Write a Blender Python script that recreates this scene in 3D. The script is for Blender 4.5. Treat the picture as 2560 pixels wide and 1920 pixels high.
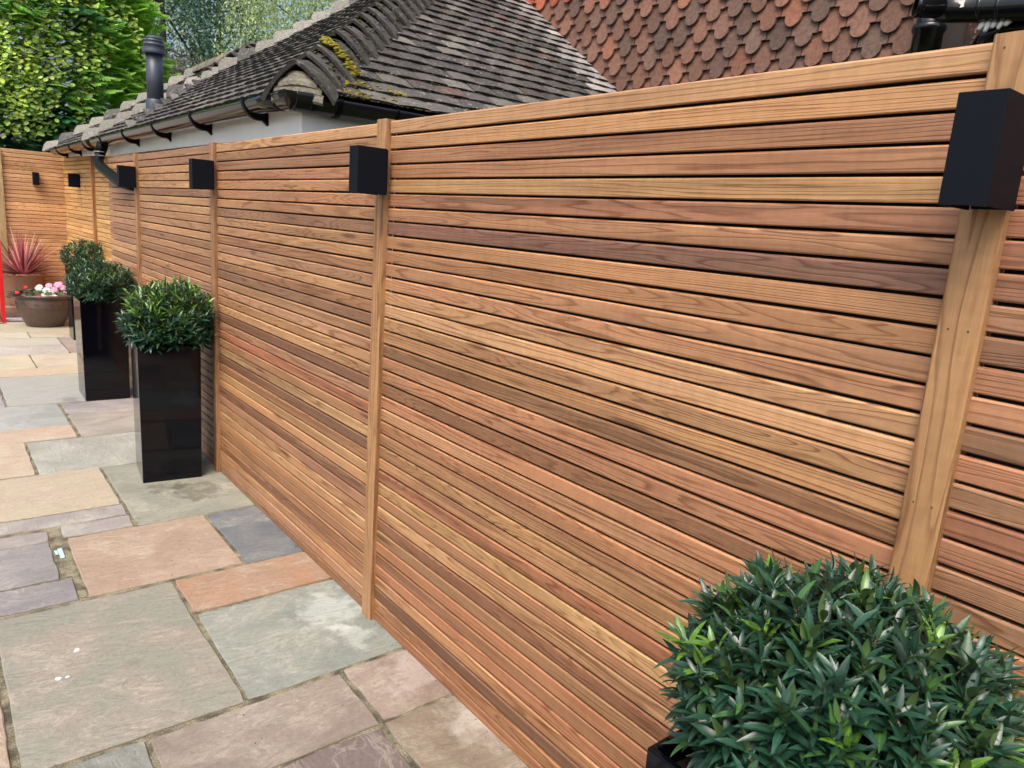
import bpy, bmesh, math, random
from mathutils import Vector, Matrix, noise
random.seed(7)
rnd = random.random
def U(a, b): return a + (b - a) * random.random()
S = bpy.context.scene
for o in list(bpy.data.objects): bpy.data.objects.remove(o)
COL = S.collection

# ------------------------------------------------------------------ camera
CAMP = Vector((-1.2309, 0.0, 1.4959))
CR = Vector((0.782, -0.619, 0.0724)); CF = Vector((0.6179, 0.7573, -0.2110))
CF.normalize(); CR = (CR - CF * CR.dot(CF)).normalized(); CU = CR.cross(CF)
cam = bpy.data.cameras.new("camera"); co = bpy.data.objects.new("camera", cam); COL.objects.link(co)
M = Matrix.Identity(4)
for i in range(3):
    M[i][0] = CR[i]; M[i][1] = CU[i]; M[i][2] = -CF[i]; M[i][3] = CAMP[i]
co.matrix_world = M
cam.sensor_width = 36; cam.lens = 25.53; cam.clip_start = 0.02; cam.clip_end = 500
cam.dof.use_dof = True; cam.dof.focus_distance = 1.9; cam.dof.aperture_fstop = 14.0
S.camera = co
# ------------------------------------------------------------------ sky, sun, exposure
SUN_EL, SUN_AZ = math.radians(58), math.radians(-122)      # azimuth from +Y towards +X
w = bpy.data.worlds.new("World"); S.world = w; w.use_nodes = True
nt = w.node_tree; bg = nt.nodes['Background']
sky = nt.nodes.new('ShaderNodeTexSky'); sky.sky_type = 'NISHITA'; sky.sun_disc = False
sky.sun_elevation = SUN_EL; sky.sun_rotation = SUN_AZ
sky.air_density = 1.0; sky.dust_density = 6.0; sky.ozone_density = 1.0
nt.links.new(sky.outputs[0], bg.inputs[0]); bg.inputs[1].default_value = 0.15
sl = bpy.data.lights.new("sun", 'SUN'); sl.energy = 1.45; sl.angle = math.radians(35); sl.color = (1.0, 0.95, 0.88)
so = bpy.data.objects.new("sun", sl); COL.objects.link(so)
sd = Vector((math.sin(SUN_AZ) * math.cos(SUN_EL), math.cos(SUN_AZ) * math.cos(SUN_EL), math.sin(SUN_EL)))
so.rotation_euler = sd.to_track_quat('Z', 'Y').to_euler()
S.view_settings.view_transform = 'Standard'; S.view_settings.look = 'None'
S.view_settings.exposure = 0.74; S.view_settings.gamma = 1.0
S.render.engine = 'CYCLES'

# ------------------------------------------------------------------ colours, node helpers
def lin(r, g, b, k=1.0):
    f = lambda c: ((c / 255 + .055) / 1.055) ** 2.4 if c > 10 else c / 255 / 12.92
    return (f(r) * k, f(g) * k, f(b) * k)
class NT:
    def __init__(s, name, rough=.6, base=(.5, .5, .5), spec=.5, metal=0):
        s.m = bpy.data.materials.new(name); s.m.use_nodes = True
        s.t = s.m.node_tree; s.b = s.t.nodes['Principled BSDF']
        s.b.inputs['Roughness'].default_value = rough; s.b.inputs['Base Color'].default_value = (*base, 1)
        s.b.inputs['Specular IOR Level'].default_value = spec; s.b.inputs['Metallic'].default_value = metal
    def n(s, ty, **kw):
        o = s.t.nodes.new(ty)
        for k, v in kw.items(): setattr(o, k, v)
        return o
    def l(s, a, b): s.t.links.new(a, b)
    def put(s, sock, v):
        if hasattr(v, 'is_linked'): s.l(v, sock)
        elif isinstance(v, (tuple, list)) and len(v) == 3 and sock.type == 'RGBA': sock.default_value = (*v, 1)
        else: sock.default_value = v
    def math(s, op, a, b=None, c=None, clamp=False):
        o = s.n('ShaderNodeMath', operation=op); o.use_clamp = clamp
        for i, v in enumerate((a, b, c)):
            if v is not None: s.put(o.inputs[i], v)
        return o.outputs[0]
    def vmath(s, op, a, b=None):
        o = s.n('ShaderNodeVectorMath', operation=op); s.put(o.inputs[0], a)
        if b is not None: s.put(o.inputs[1], b)
        return o.outputs[0]
    def mix(s, f, a, b, mode='MIX'):
        o = s.n('ShaderNodeMix', data_type='RGBA', blend_type=mode)
        s.put(o.inputs[0], f); s.put(o.inputs[6], a); s.put(o.inputs[7], b)
        return o.outputs[2]
    def attr(s, name):
        return s.n('ShaderNodeAttribute', attribute_name=name)
    def uv(s):
        return s.n('ShaderNodeUVMap').outputs[0]
    def obj(s): return s.n('ShaderNodeTexCoord').outputs['Object']
    def noise(s, v, scale, det=3, rough=.55, dist=0):
        o = s.n('ShaderNodeTexNoise'); s.put(o.inputs['Vector'], v)
        o.inputs['Scale'].default_value = scale; o.inputs['Detail'].default_value = det
        o.inputs['Roughness'].default_value = rough; o.inputs['Distortion'].default_value = dist
        return o.outputs[0]
    def ramp(s, f, *stops):
        o = s.n('ShaderNodeValToRGB'); s.put(o.inputs[0], f); e = o.color_ramp.elements
        e[0].position = stops[0][0]; e[1].position = stops[1][0]
        for st in stops[2:]: e.new(st[0])
        for i, st in enumerate(sorted(stops)):
            v = st[1]; v = (v, v, v, 1) if isinstance(v, (int, float)) else (*v, 1); e[i].color = v
        return o.outputs[0]
    def rng(s, v, a, b, c=0., d=1.):
        o = s.n('ShaderNodeMapRange'); s.put(o.inputs[0], v)
        for i, k in enumerate((a, b, c, d)): o.inputs[i + 1].default_value = k
        return o.outputs[0]
    def bump(s, h, dist=.001, st=1.0):
        o = s.n('ShaderNodeBump'); s.put(o.inputs['Height'], h)
        o.inputs['Distance'].default_value = dist; o.inputs['Strength'].default_value = st
        s.l(o.outputs[0], s.b.inputs['Normal'])
    def color(s, c): s.put(s.b.inputs['Base Color'], c)
    def rough(s, c): s.put(s.b.inputs['Roughness'], c)

def sep(m, v):
    o = m.n('ShaderNodeSeparateXYZ'); m.put(o.inputs[0], v); return o.outputs
def comb(m, x, y, z):
    o = m.n('ShaderNodeCombineXYZ')
    for i, v in enumerate((x, y, z)): m.put(o.inputs[i], v)
    return o.outputs[0]

def wood_mat(name):
    m = NT(name, .5, spec=.5)
    u, v, _ = sep(m, m.uv()); wr = sep(m, m.attr('wr').outputs['Vector']); tone = m.attr('tone').outputs['Color']; tone2 = m.attr('tone2').outputs['Color']
    off = m.math('MULTIPLY', wr[0], 97.0)
    nv = comb(m, m.math('MULTIPLY', u, 1.15), m.math('MULTIPLY', v, 17.0), off)
    f = m.noise(nv, 1.0, 2.2, .45)
    wob = m.noise(comb(m, m.math('MULTIPLY', u, 9.0), m.math('MULTIPLY', v, 60.0), off), 1.0, 2, .5)
    N = m.math('MULTIPLY', f, m.math('MULTIPLY', wr[1], 24.0))
    N = m.math('ADD', N, m.math('MULTIPLY', m.math('MULTIPLY', v, wr[2]), 420.0))
    N = m.math('ADD', N, m.math('MULTIPLY', wob, .35))
    irr = m.noise(comb(m, m.math('MULTIPLY', u, .6), m.math('MULTIPLY', v, 130.0), off), 1.0, 2, .5)
    N = m.math('ADD', N, m.math('MULTIPLY', irr, m.math('MULTIPLY', wr[2], 5.0)))
    ring = m.math('FRACT', N)
    rr = m.ramp(ring, (0, 0.2), (.10, 0.0), (.60, .12), (.86, 1.0), (.94, .9), (1.0, .2))
    fib = m.noise(comb(m, m.math('MULTIPLY', u, 14.0), m.math('MULTIPLY', v, 1300.0), off), 1.0, 3, .6)
    blot = m.noise(comb(m, m.math('MULTIPLY', u, 1.7), m.math('MULTIPLY', v, 9.0), m.math('ADD', off, 31.0)), 1.0, 3, .55)
    curl = m.noise(comb(m, m.math('MULTIPLY', u, 55.0), m.math('MULTIPLY', v, 22.0), off), 1.0, 2, .5)
    strk = m.noise(comb(m, m.math('MULTIPLY', u, .8), m.math('MULTIPLY', v, 40.0), m.math('ADD', off, 11.0)), 1.0, 4, .6, .4)
    tone = m.mix(m.ramp(strk, (.42, 0), (.66, 1)), tone, tone2)
    dark = m.mix(1.0, tone, (.47, .36, .28), 'MULTIPLY')
    amp = m.noise(comb(m, m.math('MULTIPLY', u, 1.1), m.math('MULTIPLY', v, 30.0), m.math('ADD', off, 71.0)), 1.0, 2, .5)
    c = m.mix(m.math('MULTIPLY', rr, m.rng(amp, .3, .7, .42, 1.0)), tone, dark)
    c = m.mix(1.0, c, m.ramp(fib, (.25, .74), (.75, 1.17)), 'MULTIPLY')
    c = m.mix(1.0, c, m.ramp(blot, (.28, (.76, .70, .65)), (.5, (1, 1, 1)), (.74, (1.16, 1.13, 1.06))), 'MULTIPLY')
    c = m.mix(1.0, c, m.ramp(curl, (.3, .92), (.7, 1.06)), 'MULTIPLY')
    kn = m.n('ShaderNodeTexVoronoi'); m.put(kn.inputs['Vector'], comb(m, m.math('MULTIPLY', u, 1.3), m.math('MULTIPLY', v, 9.0), off)); kn.inputs['Scale'].default_value = 1.0
    c = m.mix(m.ramp(kn.outputs['Distance'], (.0, .85), (.06, .6), (.105, 0.0)), c, lin(74, 44, 28))
    m.color(c)
    h = m.math('SUBTRACT', m.math('MULTIPLY', fib, .5), m.math('MULTIPLY', rr, .55))
    h = m.math('ADD', h, m.math('MULTIPLY', curl, .5))
    m.bump(h, .0009, .9)
    m.rough(m.rng(fib, .2, .8, .40, .60))
    return m.m

def stone_mat():
    m = NT('sandstone', .72, spec=.35)
    uv = m.uv(); t1 = m.attr('tone').outputs['Color']; t2 = m.attr('tone2').outputs['Color']
    n1 = m.noise(uv, 3.2, 5, .6, .6); n2 = m.noise(m.vmath('MULTIPLY', uv, (5.0, 15.0, 1.0)), 1.0, 5, .6, 1.2)
    n3 = m.noise(uv, 60, 4, .7); n4 = m.noise(uv, 320, 2, .6)
    c = m.mix(m.ramp(n1, (.38, 0), (.62, 1)), t1, t2)
    c = m.mix(1.0, c, m.ramp(n2, (.3, .93), (.5, 1.0), (.68, 1.05)), 'MULTIPLY')
    c = m.mix(1.0, c, m.ramp(n3, (.3, .84), (.7, 1.13)), 'MULTIPLY')
    c = m.mix(1.0, c, m.ramp(n4, (.25, .84), (.75, 1.14)), 'MULTIPLY')
    vein = m.noise(m.vmath('MULTIPLY', uv, (4.0, 9.0, 1.0)), 1.0, 6, .62, .8)
    vv = m.math('ABSOLUTE', m.math('SUBTRACT', vein, .5))
    vm = m.math('MULTIPLY', m.ramp(vv, (0, 1), (.012, .45), (.03, 0)), m.ramp(n1, (.42, 0), (.58, 1)))
    c = m.mix(m.math('MULTIPLY', vm, .28), c, m.mix(.6, c, (.72, .66, .55)))
    # worn stains and splashes with a shape of their own
    P = m.obj(); wn = m.noise(P, 14, 5, .65)
    def spot(cx, cy, r, soft, nz):
        d = m.n('ShaderNodeVectorMath', operation='DISTANCE'); m.put(d.inputs[0], P); d.inputs[1].default_value = (cx, cy, 0)
        dd = m.math('ADD', d.outputs['Value'], m.math('MULTIPLY', m.math('SUBTRACT', wn, .5), nz))
        return m.ramp(m.math('DIVIDE', dd, r), (1 - soft, 1), (1.0, 0))
    for cx, cy, r, nz, k, col in ((-.10, 2.38, .17, .5, .38, (.55, .60, .57)), (-.12, 2.18, .09, .3, .25, (.62, .66, .62)), (-.03, 1.88, .14, .4, .32, (.52, .46, .42)),
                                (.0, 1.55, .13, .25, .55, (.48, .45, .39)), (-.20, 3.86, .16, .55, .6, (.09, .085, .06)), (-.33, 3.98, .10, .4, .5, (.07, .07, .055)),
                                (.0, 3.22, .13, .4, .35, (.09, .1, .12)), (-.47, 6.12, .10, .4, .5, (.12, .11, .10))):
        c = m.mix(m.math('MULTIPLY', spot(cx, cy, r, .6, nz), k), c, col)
    for cx, cy, r, nz in ((-.935, 2.57, .011, .09), (-1.005, 2.43, .010, .04), (-.98, 2.425, .007, .03)):
        c = m.mix(spot(cx, cy, r, .25, nz), c, (.62, .60, .64))
    for cx, cy, r in ((-.80, 2.40, .03), (-.90, 2.35, .02), (-.845, 2.30, .02)):
        c = m.mix(m.math('MULTIPLY', spot(cx, cy, r, .7, .08), .5), c, (.16, .14, .11))
    spk = m.noise(uv, 95, 2, .5)
    c = m.mix(m.ramp(spk, (.70, 0), (.74, .55)), c, (.10, .09, .075)); c = m.mix(m.ramp(spk, (.24, .4), (.28, 0)), c, (.62, .58, .5))
    m.color(c)
    lay = m.ramp(n2, (.35, 0), (.46, .35), (.5, .55), (.62, 1))
    h = m.math('ADD', m.math('MULTIPLY', lay, .35), m.math('MULTIPLY', n3, .42)); h = m.math('ADD', h, m.math('MULTIPLY', n1, 1.1))
    m.bump(h, .007, .85); m.rough(m.rng(n3, .3, .7, .5, .8))
    return m.m

def grit_mat(name, c1, c2, sc=140, d=.004, rough=.95):
    m = NT(name, rough, spec=.2); P = m.obj()
    a = m.noise(P, sc, 4, .7); b = m.noise(P, sc / 18, 4, .6)
    c = m.mix(m.ramp(a, (.3, 0), (.7, 1)), c1, c2)
    m.color(m.mix(1.0, c, m.ramp(b, (.36, .42), (.62, 1.3)), 'MULTIPLY')); m.bump(a, d, 1.0)
    return m.m

def tile_mat(name, lichen=1.0, moss=1.0, rough=.8):
    m = NT(name, rough, spec=.35); P = m.obj(); t = m.attr('tone').outputs['Color']
    a = m.noise(P, 45, 5, .7); b = m.noise(P, 6, 4, .6); d = m.noise(P, 260, 3, .7)
    c = m.mix(1.0, t, m.ramp(a, (.3, .62), (.5, 1.0), (.75, 1.35)), 'MULTIPLY')
    c = m.mix(1.0, c, m.ramp(d, (.3, .8), (.7, 1.18)), 'MULTIPLY')
    if lichen:
        lz = m.noise(P, 33, 5, .75, .6)
        lm = m.math('MULTIPLY', m.ramp(lz, (.585, 0), (.63, 1)), m.ramp(b, (.40, .15), (.62, 1)))
        c = m.mix(m.math('MULTIPLY', lm, .8 * lichen), c, (.42, .44, .42))
        sp = m.n('ShaderNodeTexVoronoi'); m.put(sp.inputs['Vector'], P); sp.inputs['Scale'].default_value = 60
        c = m.mix(m.math('MULTIPLY', m.ramp(sp.outputs['Distance'], (.10, 1), (.17, 0)), .55 * lichen), c, (.5, .52, .5))
    if moss:
        mz = m.noise(P, 24, 5, .7)
        c = m.mix(m.math('MULTIPLY', m.ramp(mz, (.58, 0), (.66, 1)), .7 * moss), c, (.045, .05, .022))
    m.color(c); m.bump(m.math('ADD', a, m.math('MULTIPLY', d, .5)), .004, .9)
    return m.m

def leaf_mat(name, rough=.3, spec=.5, trans=.15, back=(.10, .17, .045), backmix=.6, vein=True):
    m = NT(name, rough, spec=spec); t = m.attr('tone').outputs['Color']
    u, v, _ = sep(m, m.uv())
    c = t
    if vein:
        mid = m.math('ABSOLUTE', m.math('SUBTRACT', v, .5))
        c = m.mix(m.ramp(mid, (0, .55), (.05, .3), (.09, 0)), c, m.mix(1.0, c, (2.4, 2.3, 1.6), 'MULTIPLY'))
    nz = m.noise(m.obj(), 70, 3, .6)
    c = m.mix(1.0, c, m.ramp(nz, (.3, .75), (.7, 1.25)), 'MULTIPLY')
    g = m.n('ShaderNodeNewGeometry')
    c = m.mix(m.math('MULTIPLY', g.outputs['Backfacing'], backmix), c, back)
    m.color(c)
    if vein:
        w1 = m.n('ShaderNodeTexWave'); w1.inputs['Scale'].default_value = 1.0
        rib = m.math('SINE', m.math('MULTIPLY', m.math('ADD', u, m.math('MULTIPLY', m.math('ABSOLUTE', m.math('SUBTRACT', v, .5)), -.5)), 70.0))
        m.bump(m.math('ADD', m.math('MULTIPLY', rib, .05), nz), .0007, .6)
    if trans:
        tr = m.n('ShaderNodeBsdfTranslucent'); m.l(c, tr.inputs[0])
        mx = m.n('ShaderNodeMixShader'); mx.inputs[0].default_value = trans
        out = m.t.nodes['Material Output']
        m.l(m.b.outputs[0], mx.inputs[1]); m.l(tr.outputs[0], mx.inputs[2]); m.l(mx.outputs[0], out.inputs[0])
    return m.m

def plain(name, base, rough=.5, spec=.5, nz=0., nsc=40, bump=0.):
    m = NT(name, rough, base, spec)
    if nz or bump:
        a = m.noise(m.obj(), nsc, 4, .6)
        m.color(m.mix(1.0, base, m.ramp(a, (.3, 1 - nz), (.7, 1 + nz)), 'MULTIPLY'))
        if bump: m.bump(a, bump, 1.0)
    return m.m

WOOD = wood_mat('cedar'); STONE = stone_mat()
MORTAR = grit_mat('mortar', lin(186, 178, 150, .75), lin(74, 70, 60, .6), 260, .005)
DARK = plain('dark_membrane', (.012, .011, .011), .8)
STEEL = plain('nail_steel', (.05, .035, .03), .5)
PVC = plain('black_pvc', (.006, .0065, .008), .13, .5, .2, 9)
PVCW = plain('white_pvc', lin(236, 236, 236, .95), .18, .5, .05, 5)
LAMPM = plain('anthracite_powder_coat', (.0028, .0046, .009), .6, .14, .12, 300, .0003)
LENS = plain('lamp_glass', (.5, .42, .3), .15)
GLOSS = plain('black_gloss_fibreglass', (.002, .0024, .0045), .06, .30, .1, 6, .0004)
SOIL = grit_mat('compost', (.02, .014, .01), (.055, .04, .03), 90, .012)
TILE = tile_mat('weathered_roof_tile'); BONNET = tile_mat('mossy_hip_tile', 1.0, 1.6)
CLAY = tile_mat('clay_wall_tile', .12, 0, .85)
DECK = plain('roof_deck', (.01, .009, .008), .9)
RENDER = plain('white_render', lin(215, 214, 208, .85), .85, .2, .06, 30, .002)
MOSS = grit_mat('moss', (.20, .17, .02), (.42, .36, .05), 120, .01)
CEM = grit_mat('cement', (.13, .12, .095), (.26, .24, .19), 60, .008)
BARK = grit_mat('bark', (.05, .035, .025), (.12, .09, .07), 30, .01)
SHRUB = leaf_mat('glossy_shrub_leaf', .31, .6, .06)
CONIF = leaf_mat('conifer_spray', .6, .3, .28, vein=False, backmix=0)
HONEY = leaf_mat('climber_leaf', .5, .4, .25, vein=False, backmix=0)
TREEL = leaf_mat('tree_leaf', .55, .3, .35, vein=False, backmix=0)
PETAL = leaf_mat('petal', .6, .2, .3, vein=False, backmix=0)
CORD = leaf_mat('cordyline_leaf', .4, .4, .15, vein=False, backmix=0)

# ------------------------------------------------------------------ mesh helper
class MB:
    def __init__(s):
        s.v = []; s.f = []; s.uv = []; s.tone = []; s.tone2 = []; s.wr = []; s.sm = []; s.mi = []; s.cur = 0
    def add(s, vs, fs, uvs=None, tone=(.5, .5, .5), tone2=None, wr=(0, 0, 0), smooth=False):
        k = len(s.v); s.v.extend([tuple(p) for p in vs])
        for i, f in enumerate(fs):
            s.f.append([a + k for a in f])
            s.uv.append(uvs[i] if uvs else [(vs[a][0], vs[a][1]) for a in f])
            s.tone.append(tone[i] if isinstance(tone, list) else tone); s.tone2.append(tone2 or s.tone[-1]); s.wr.append(wr); s.sm.append(smooth); s.mi.append(s.cur)
    def box(s, a, b, **kw):
        x0, y0, z0 = a; x1, y1, z1 = b
        vs = [(x0, y0, z0), (x1, y0, z0), (x1, y1, z0), (x0, y1, z0), (x0, y0, z1), (x1, y0, z1), (x1, y1, z1), (x0, y1, z1)]
        s.add(vs, [(0, 3, 2, 1), (4, 5, 6, 7), (0, 1, 5, 4), (1, 2, 6, 5), (2, 3, 7, 6), (3, 0, 4, 7)], **kw)
    def tube(s, pts, r, seg=12, tone=(.5, .5, .5), smooth=True, cap=True):
        pts = [Vector(p) for p in pts]; rs = r if isinstance(r, (list, tuple)) else [r] * len(pts)
        vs = []; fs = []; prev = None
        for i, p in enumerate(pts):
            d = (pts[min(i + 1, len(pts) - 1)] - pts[max(i - 1, 0)]).normalized()
            if prev is None: a = d.orthogonal().normalized()
            else: a = (prev - d * prev.dot(d)).normalized()
            prev = a; b = d.cross(a)
            for j in range(seg):
                t = 2 * math.pi * j / seg; vs.append(p + (a * math.cos(t) + b * math.sin(t)) * rs[i])
        for i in range(len(pts) - 1):
            for j in range(seg):
                k = (j + 1) % seg; fs.append((i * seg + j, i * seg + k, (i + 1) * seg + k, (i + 1) * seg + j))
        if cap: fs.append(tuple(reversed(range(seg)))); fs.append(tuple((len(pts) - 1) * seg + j for j in range(seg)))
        s.add(vs, fs, tone=tone, smooth=smooth)
    def lathe(s, prof, c=(0, 0, 0), seg=48, tone=(.5, .5, .5), smooth=True):
        vs = []; fs = []; n = len(prof)
        for j in range(seg):
            t = 2 * math.pi * j / seg
            for r, z in prof: vs.append((c[0] + r * math.cos(t), c[1] + r * math.sin(t), c[2] + z))
        for j in range(seg):
            k = (j + 1) % seg
            for i in range(n - 1): fs.append((j * n + i, k * n + i, k * n + i + 1, j * n + i + 1))
        s.add(vs, fs, tone=tone, smooth=smooth)
    def prism(s, poly, axis, a, b, **kw):
        """poly in the two other axes, extruded along axis from a to b"""
        def P(u, v, w):
            return {0: (w, u, v), 1: (u, w, v), 2: (u, v, w)}[axis]
        n = len(poly); vs = [P(u, v, a) for u, v in poly] + [P(u, v, b) for u, v in poly]
        fs = [tuple(range(n)), tuple(range(2 * n - 1, n - 1, -1))] + [(i, n + i, n + (i + 1) % n, (i + 1) % n) for i in range(n)]
        s.add(vs, fs, **kw)
    def build(s, name, mat, parent=None, bevel=0, fixn=False):
        me = bpy.data.meshes.new(name); me.from_pydata(s.v, [], s.f); me.update()
        uvl = me.uv_layers.new(name='UVMap'); flat = []
        for u in s.uv:
            for p in u: flat.extend((p[0], p[1]))
        uvl.data.foreach_set('uv', flat)
        for nm, dat in (('tone', s.tone), ('tone2', s.tone2), ('wr', s.wr)):
            a = me.attributes.new(nm, 'FLOAT_COLOR', 'FACE'); f2 = []
            for t in dat: f2.extend((t[0], t[1], t[2], 1))
            a.data.foreach_set('color', f2)
        me.polygons.foreach_set('use_smooth', s.sm)
        for q_m in (mat if isinstance(mat, list) else [mat]): me.materials.append(q_m)
        me.polygons.foreach_set('material_index', s.mi)
        if fixn:
            bm = bmesh.new(); bm.from_mesh(me); bmesh.ops.recalc_face_normals(bm, faces=bm.faces); bm.to_mesh(me); bm.free()
        o = bpy.data.objects.new(name, me); COL.objects.link(o)
        if bevel:
            b = o.modifiers.new('bevel', 'BEVEL'); b.width = bevel; b.segments = 2; b.limit_method = 'ANGLE'
        if parent: o.parent = parent
        return o
def thing(name, label, cat, loc=(0, 0, 0), group=None, rz=0):
    o = bpy.data.objects.new(name, None); COL.objects.link(o); o.location = loc; o.rotation_euler = (0, 0, rz)
    return tag(o, label, cat, group)
def tag(o, label, cat, group=None):
    o['label'] = label; o['category'] = cat
    if group: o['group'] = group
    return o
def setting(o, kind='structure', label=None):
    o['kind'] = kind
    if label: o['label'] = label
    return o

# ------------------------------------------------------------------ ground and patio
g = MB(); g.add([(-60, -60, -.06), (60, -60, -.06), (60, 90, -.06), (-60, 90, -.06)], [(0, 1, 2, 3)])
setting(g.build('ground', grit_mat('lawn_soil', (.05, .07, .025), (.10, .11, .05), 20, .02)))
g = MB(); g.box((-4.2, -3.0, -.055), (.30, 10.27, -.007)); setting(g.build('mortar_bed', MORTAR))

# slabs: x0,x1,y0,y1, colour 1, colour 2 (picture colours)
SL = [(-1.14, -.555, 2.015, 2.905, (152, 152, 138), (160, 147, 130)), (-.545, .012, 2.02, 2.605, (140, 150, 143), (152, 158, 148)),
      (-.545, .012, 2.62, 2.905, (190, 138, 98), (176, 138, 106)), (-.84, -.255, 2.935, 3.53, (180, 146, 122), (184, 154, 126)),
      (-.245, .012, 2.92, 3.525, (118, 124, 134), (132, 135, 140)), (-.545, .012, 3.54, 4.455, (152, 152, 136), (165, 162, 142)),
      (-1.14, -.555, 3.86, 4.465, (200, 182, 150), (190, 165, 140)), (-1.14, -.555, 3.70, 3.845, (165, 155, 155), (180, 172, 165)),
      (-.845, -.555, 3.55, 3.69, (165, 155, 155), (180, 172, 165)),
      (-1.14, -.895, 3.545, 3.665, (158, 148, 148), (170, 160, 155)), (-1.14, -.905, 3.145, 3.53, (146, 140, 144), (160, 152, 152)),
      (-1.14, -.87, 2.935, 3.13, (140, 134, 142), (150, 142, 146)), (-.84, -.255, 1.70, 1.995, (150, 131, 118), (164, 146, 132)),
      (-.24, .012, 1.705, 2.005, (158, 130, 114), (172, 152, 136)), (-.255, .012, 1.1, 1.695, (146, 124, 104), (158, 138, 114)),
      (-.84, -.27, 1.1, 1.69, (112, 95, 96), (126, 108, 106)), (-1.14, -.85, 1.7, 2.0, (132, 136, 130), (142, 144, 136)),
      (-.84, .012, 4.47, 5.10, (166, 166, 158), (176, 176, 168)), (-1.44, -.85, 4.48, 5.11, (202, 172, 146), (198, 180, 150)),
      (-1.44, -.56, 5.12, 5.42, (205, 170, 142), (200, 175, 152)), (-1.44, -.56, 5.43, 6.05, (160, 166, 166), (172, 176, 174)),
      (-.545, .012, 5.73, 6.03, (155, 146, 156), (165, 155, 158)), (-.545, .012, 5.11, 5.72, (166, 156, 150), (180, 168, 160)),
      (-.86, .012, 6.06, 7.04, (178, 178, 174), (168, 168, 166)), (-1.45, -.87, 6.06, 6.53, (160, 152, 165), (168, 160, 170)),
      (-1.45, -.87, 6.54, 7.04, (175, 175, 172), (182, 180, 175)), (-1.45, .28, 7.055, 7.36, (206, 185, 155), (200, 172, 140)),
      (-1.45, -.55, 7.37, 8.01, (200, 190, 160), (208, 186, 150)), (-.54, .28, 7.37, 8.01, (200, 180, 158), (205, 190, 165)),
      (-1.45, -.21, 8.02, 8.53, (184, 176, 172), (196, 186, 178)), (-.20, .28, 8.02, 8.96, (166, 146, 140), (175, 155, 148)),
      (-1.45, -.21, 8.54, 8.96, (196, 192, 176), (188, 180, 168)), (-1.45, -.44, 8.975, 9.35, (205, 188, 158), (200, 192, 168)),
      (-.43, .28, 8.975, 9.35, (202, 176, 148), (196, 180, 155)), (-1.45, .28, 9.365, 10.12, (198, 184, 152), (190, 178, 150))]
pal = [((152, 152, 138), (165, 162, 142)), ((186, 150, 120), (178, 150, 126)), ((140, 150, 143), (152, 158, 148)), ((150, 142, 146), (165, 155, 150)), ((160, 138, 126), (172, 150, 138))]
for y0 in [1.1 - .6 * k for k in range(1, 7)]:                       # the rest of the paving, in front of and behind the photographer
    x = .012
    while x > -4.1:
        wd = random.choice((.3, .6, .6, .9)); a, b = random.choice(pal)
        SL.append((x - wd + .012, x, y0, y0 + .588, a, b)); x -= wd
y = 1.1
while y < 10.1:
    hgt = random.choice((.3, .6, .6)); hgt = min(hgt, 10.12 - y); x = -1.155 if y < 4.4 else -1.46
    while x > -4.1:
        wd = random.choice((.3, .6, .9)); a, b = random.choice(pal)
        SL.append((x - wd + .012, x, y, y + hgt - .012, a, b)); x -= wd
    y += hgt
def cw(c, k=.80, sat=.80, tint=(1, 1, 1)):
    l_ = lin(*c, k); g_ = l_[0] * .3 + l_[1] * .59 + l_[2] * .11
    return tuple((g_ + (q - g_) * sat) * t_ for q, t_ in zip(l_, tint))
WT_ = (1.0, .975, .80)
pb = MB()
for (x0, x1, y0, y1, c1, c2) in SL:
    n = []; st = .05
    def side(ax, ay, bx, by):
        L = math.hypot(bx - ax, by - ay); k = max(2, int(L / st))
        for i in range(k):
            t = i / k; px = ax + (bx - ax) * t; py = ay + (by - ay) * t
            q = .0045 * noise.noise(Vector((px * 9, py * 9, 3.3))) - .0022 + U(-.0014, .0014)
            nx, ny = (by - ay) / L, -(bx - ax) / L
            if i == 0: q -= .005
            n.append((px + nx * q, py + ny * q))
    side(x0, y0, x1, y0); side(x1, y0, x1, y1); side(x1, y1, x0, y1); side(x0, y1, x0, y0)
    cx, cy = (x0 + x1) / 2, (y0 + y1) / 2; k = len(n); dz = U(-.0015, .0015)
    tx, ty = U(-.002, .002), U(-.002, .002)
    Z = lambda p, z: (p[0], p[1], z + dz + tx * (p[0] - cx) + ty * (p[1] - cy))
    ins = lambda p, q: (p[0] + (cx - p[0]) / max(.01, math.hypot(cx - p[0], cy - p[1])) * q, p[1] + (cy - p[1]) / max(.01, math.hypot(cx - p[0], cy - p[1])) * q)
    vs = [Z(p, -.02) for p in n] + [Z(p, -.004) for p in n] + [Z(ins(p, .004), .0) for p in n]
    fs = []
    for i in range(k):
        j = (i + 1) % k; fs += [(i, j, k + j, k + i), (k + i, k + j, 2 * k + j, 2 * k + i)]
    fs.append(tuple(range(2 * k, 3 * k)))
    an = random.choice((0, math.pi / 2, .2, -.15, 1.4)); ca, sa = math.cos(an), math.sin(an); ox, oy = U(0, 40), U(0, 40)
    uvs = [[(vs[a][0] * ca - vs[a][1] * sa + ox, vs[a][0] * sa + vs[a][1] * ca + oy) for a in f] for f in fs]
    pb.add(vs, fs, uvs, tone=cw(c1, .70, .69, (.985, .995, .945)), tone2=cw(c2, .78, .62, (.985, .995, .945)))
setting(pb.build('patio', STONE))
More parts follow.
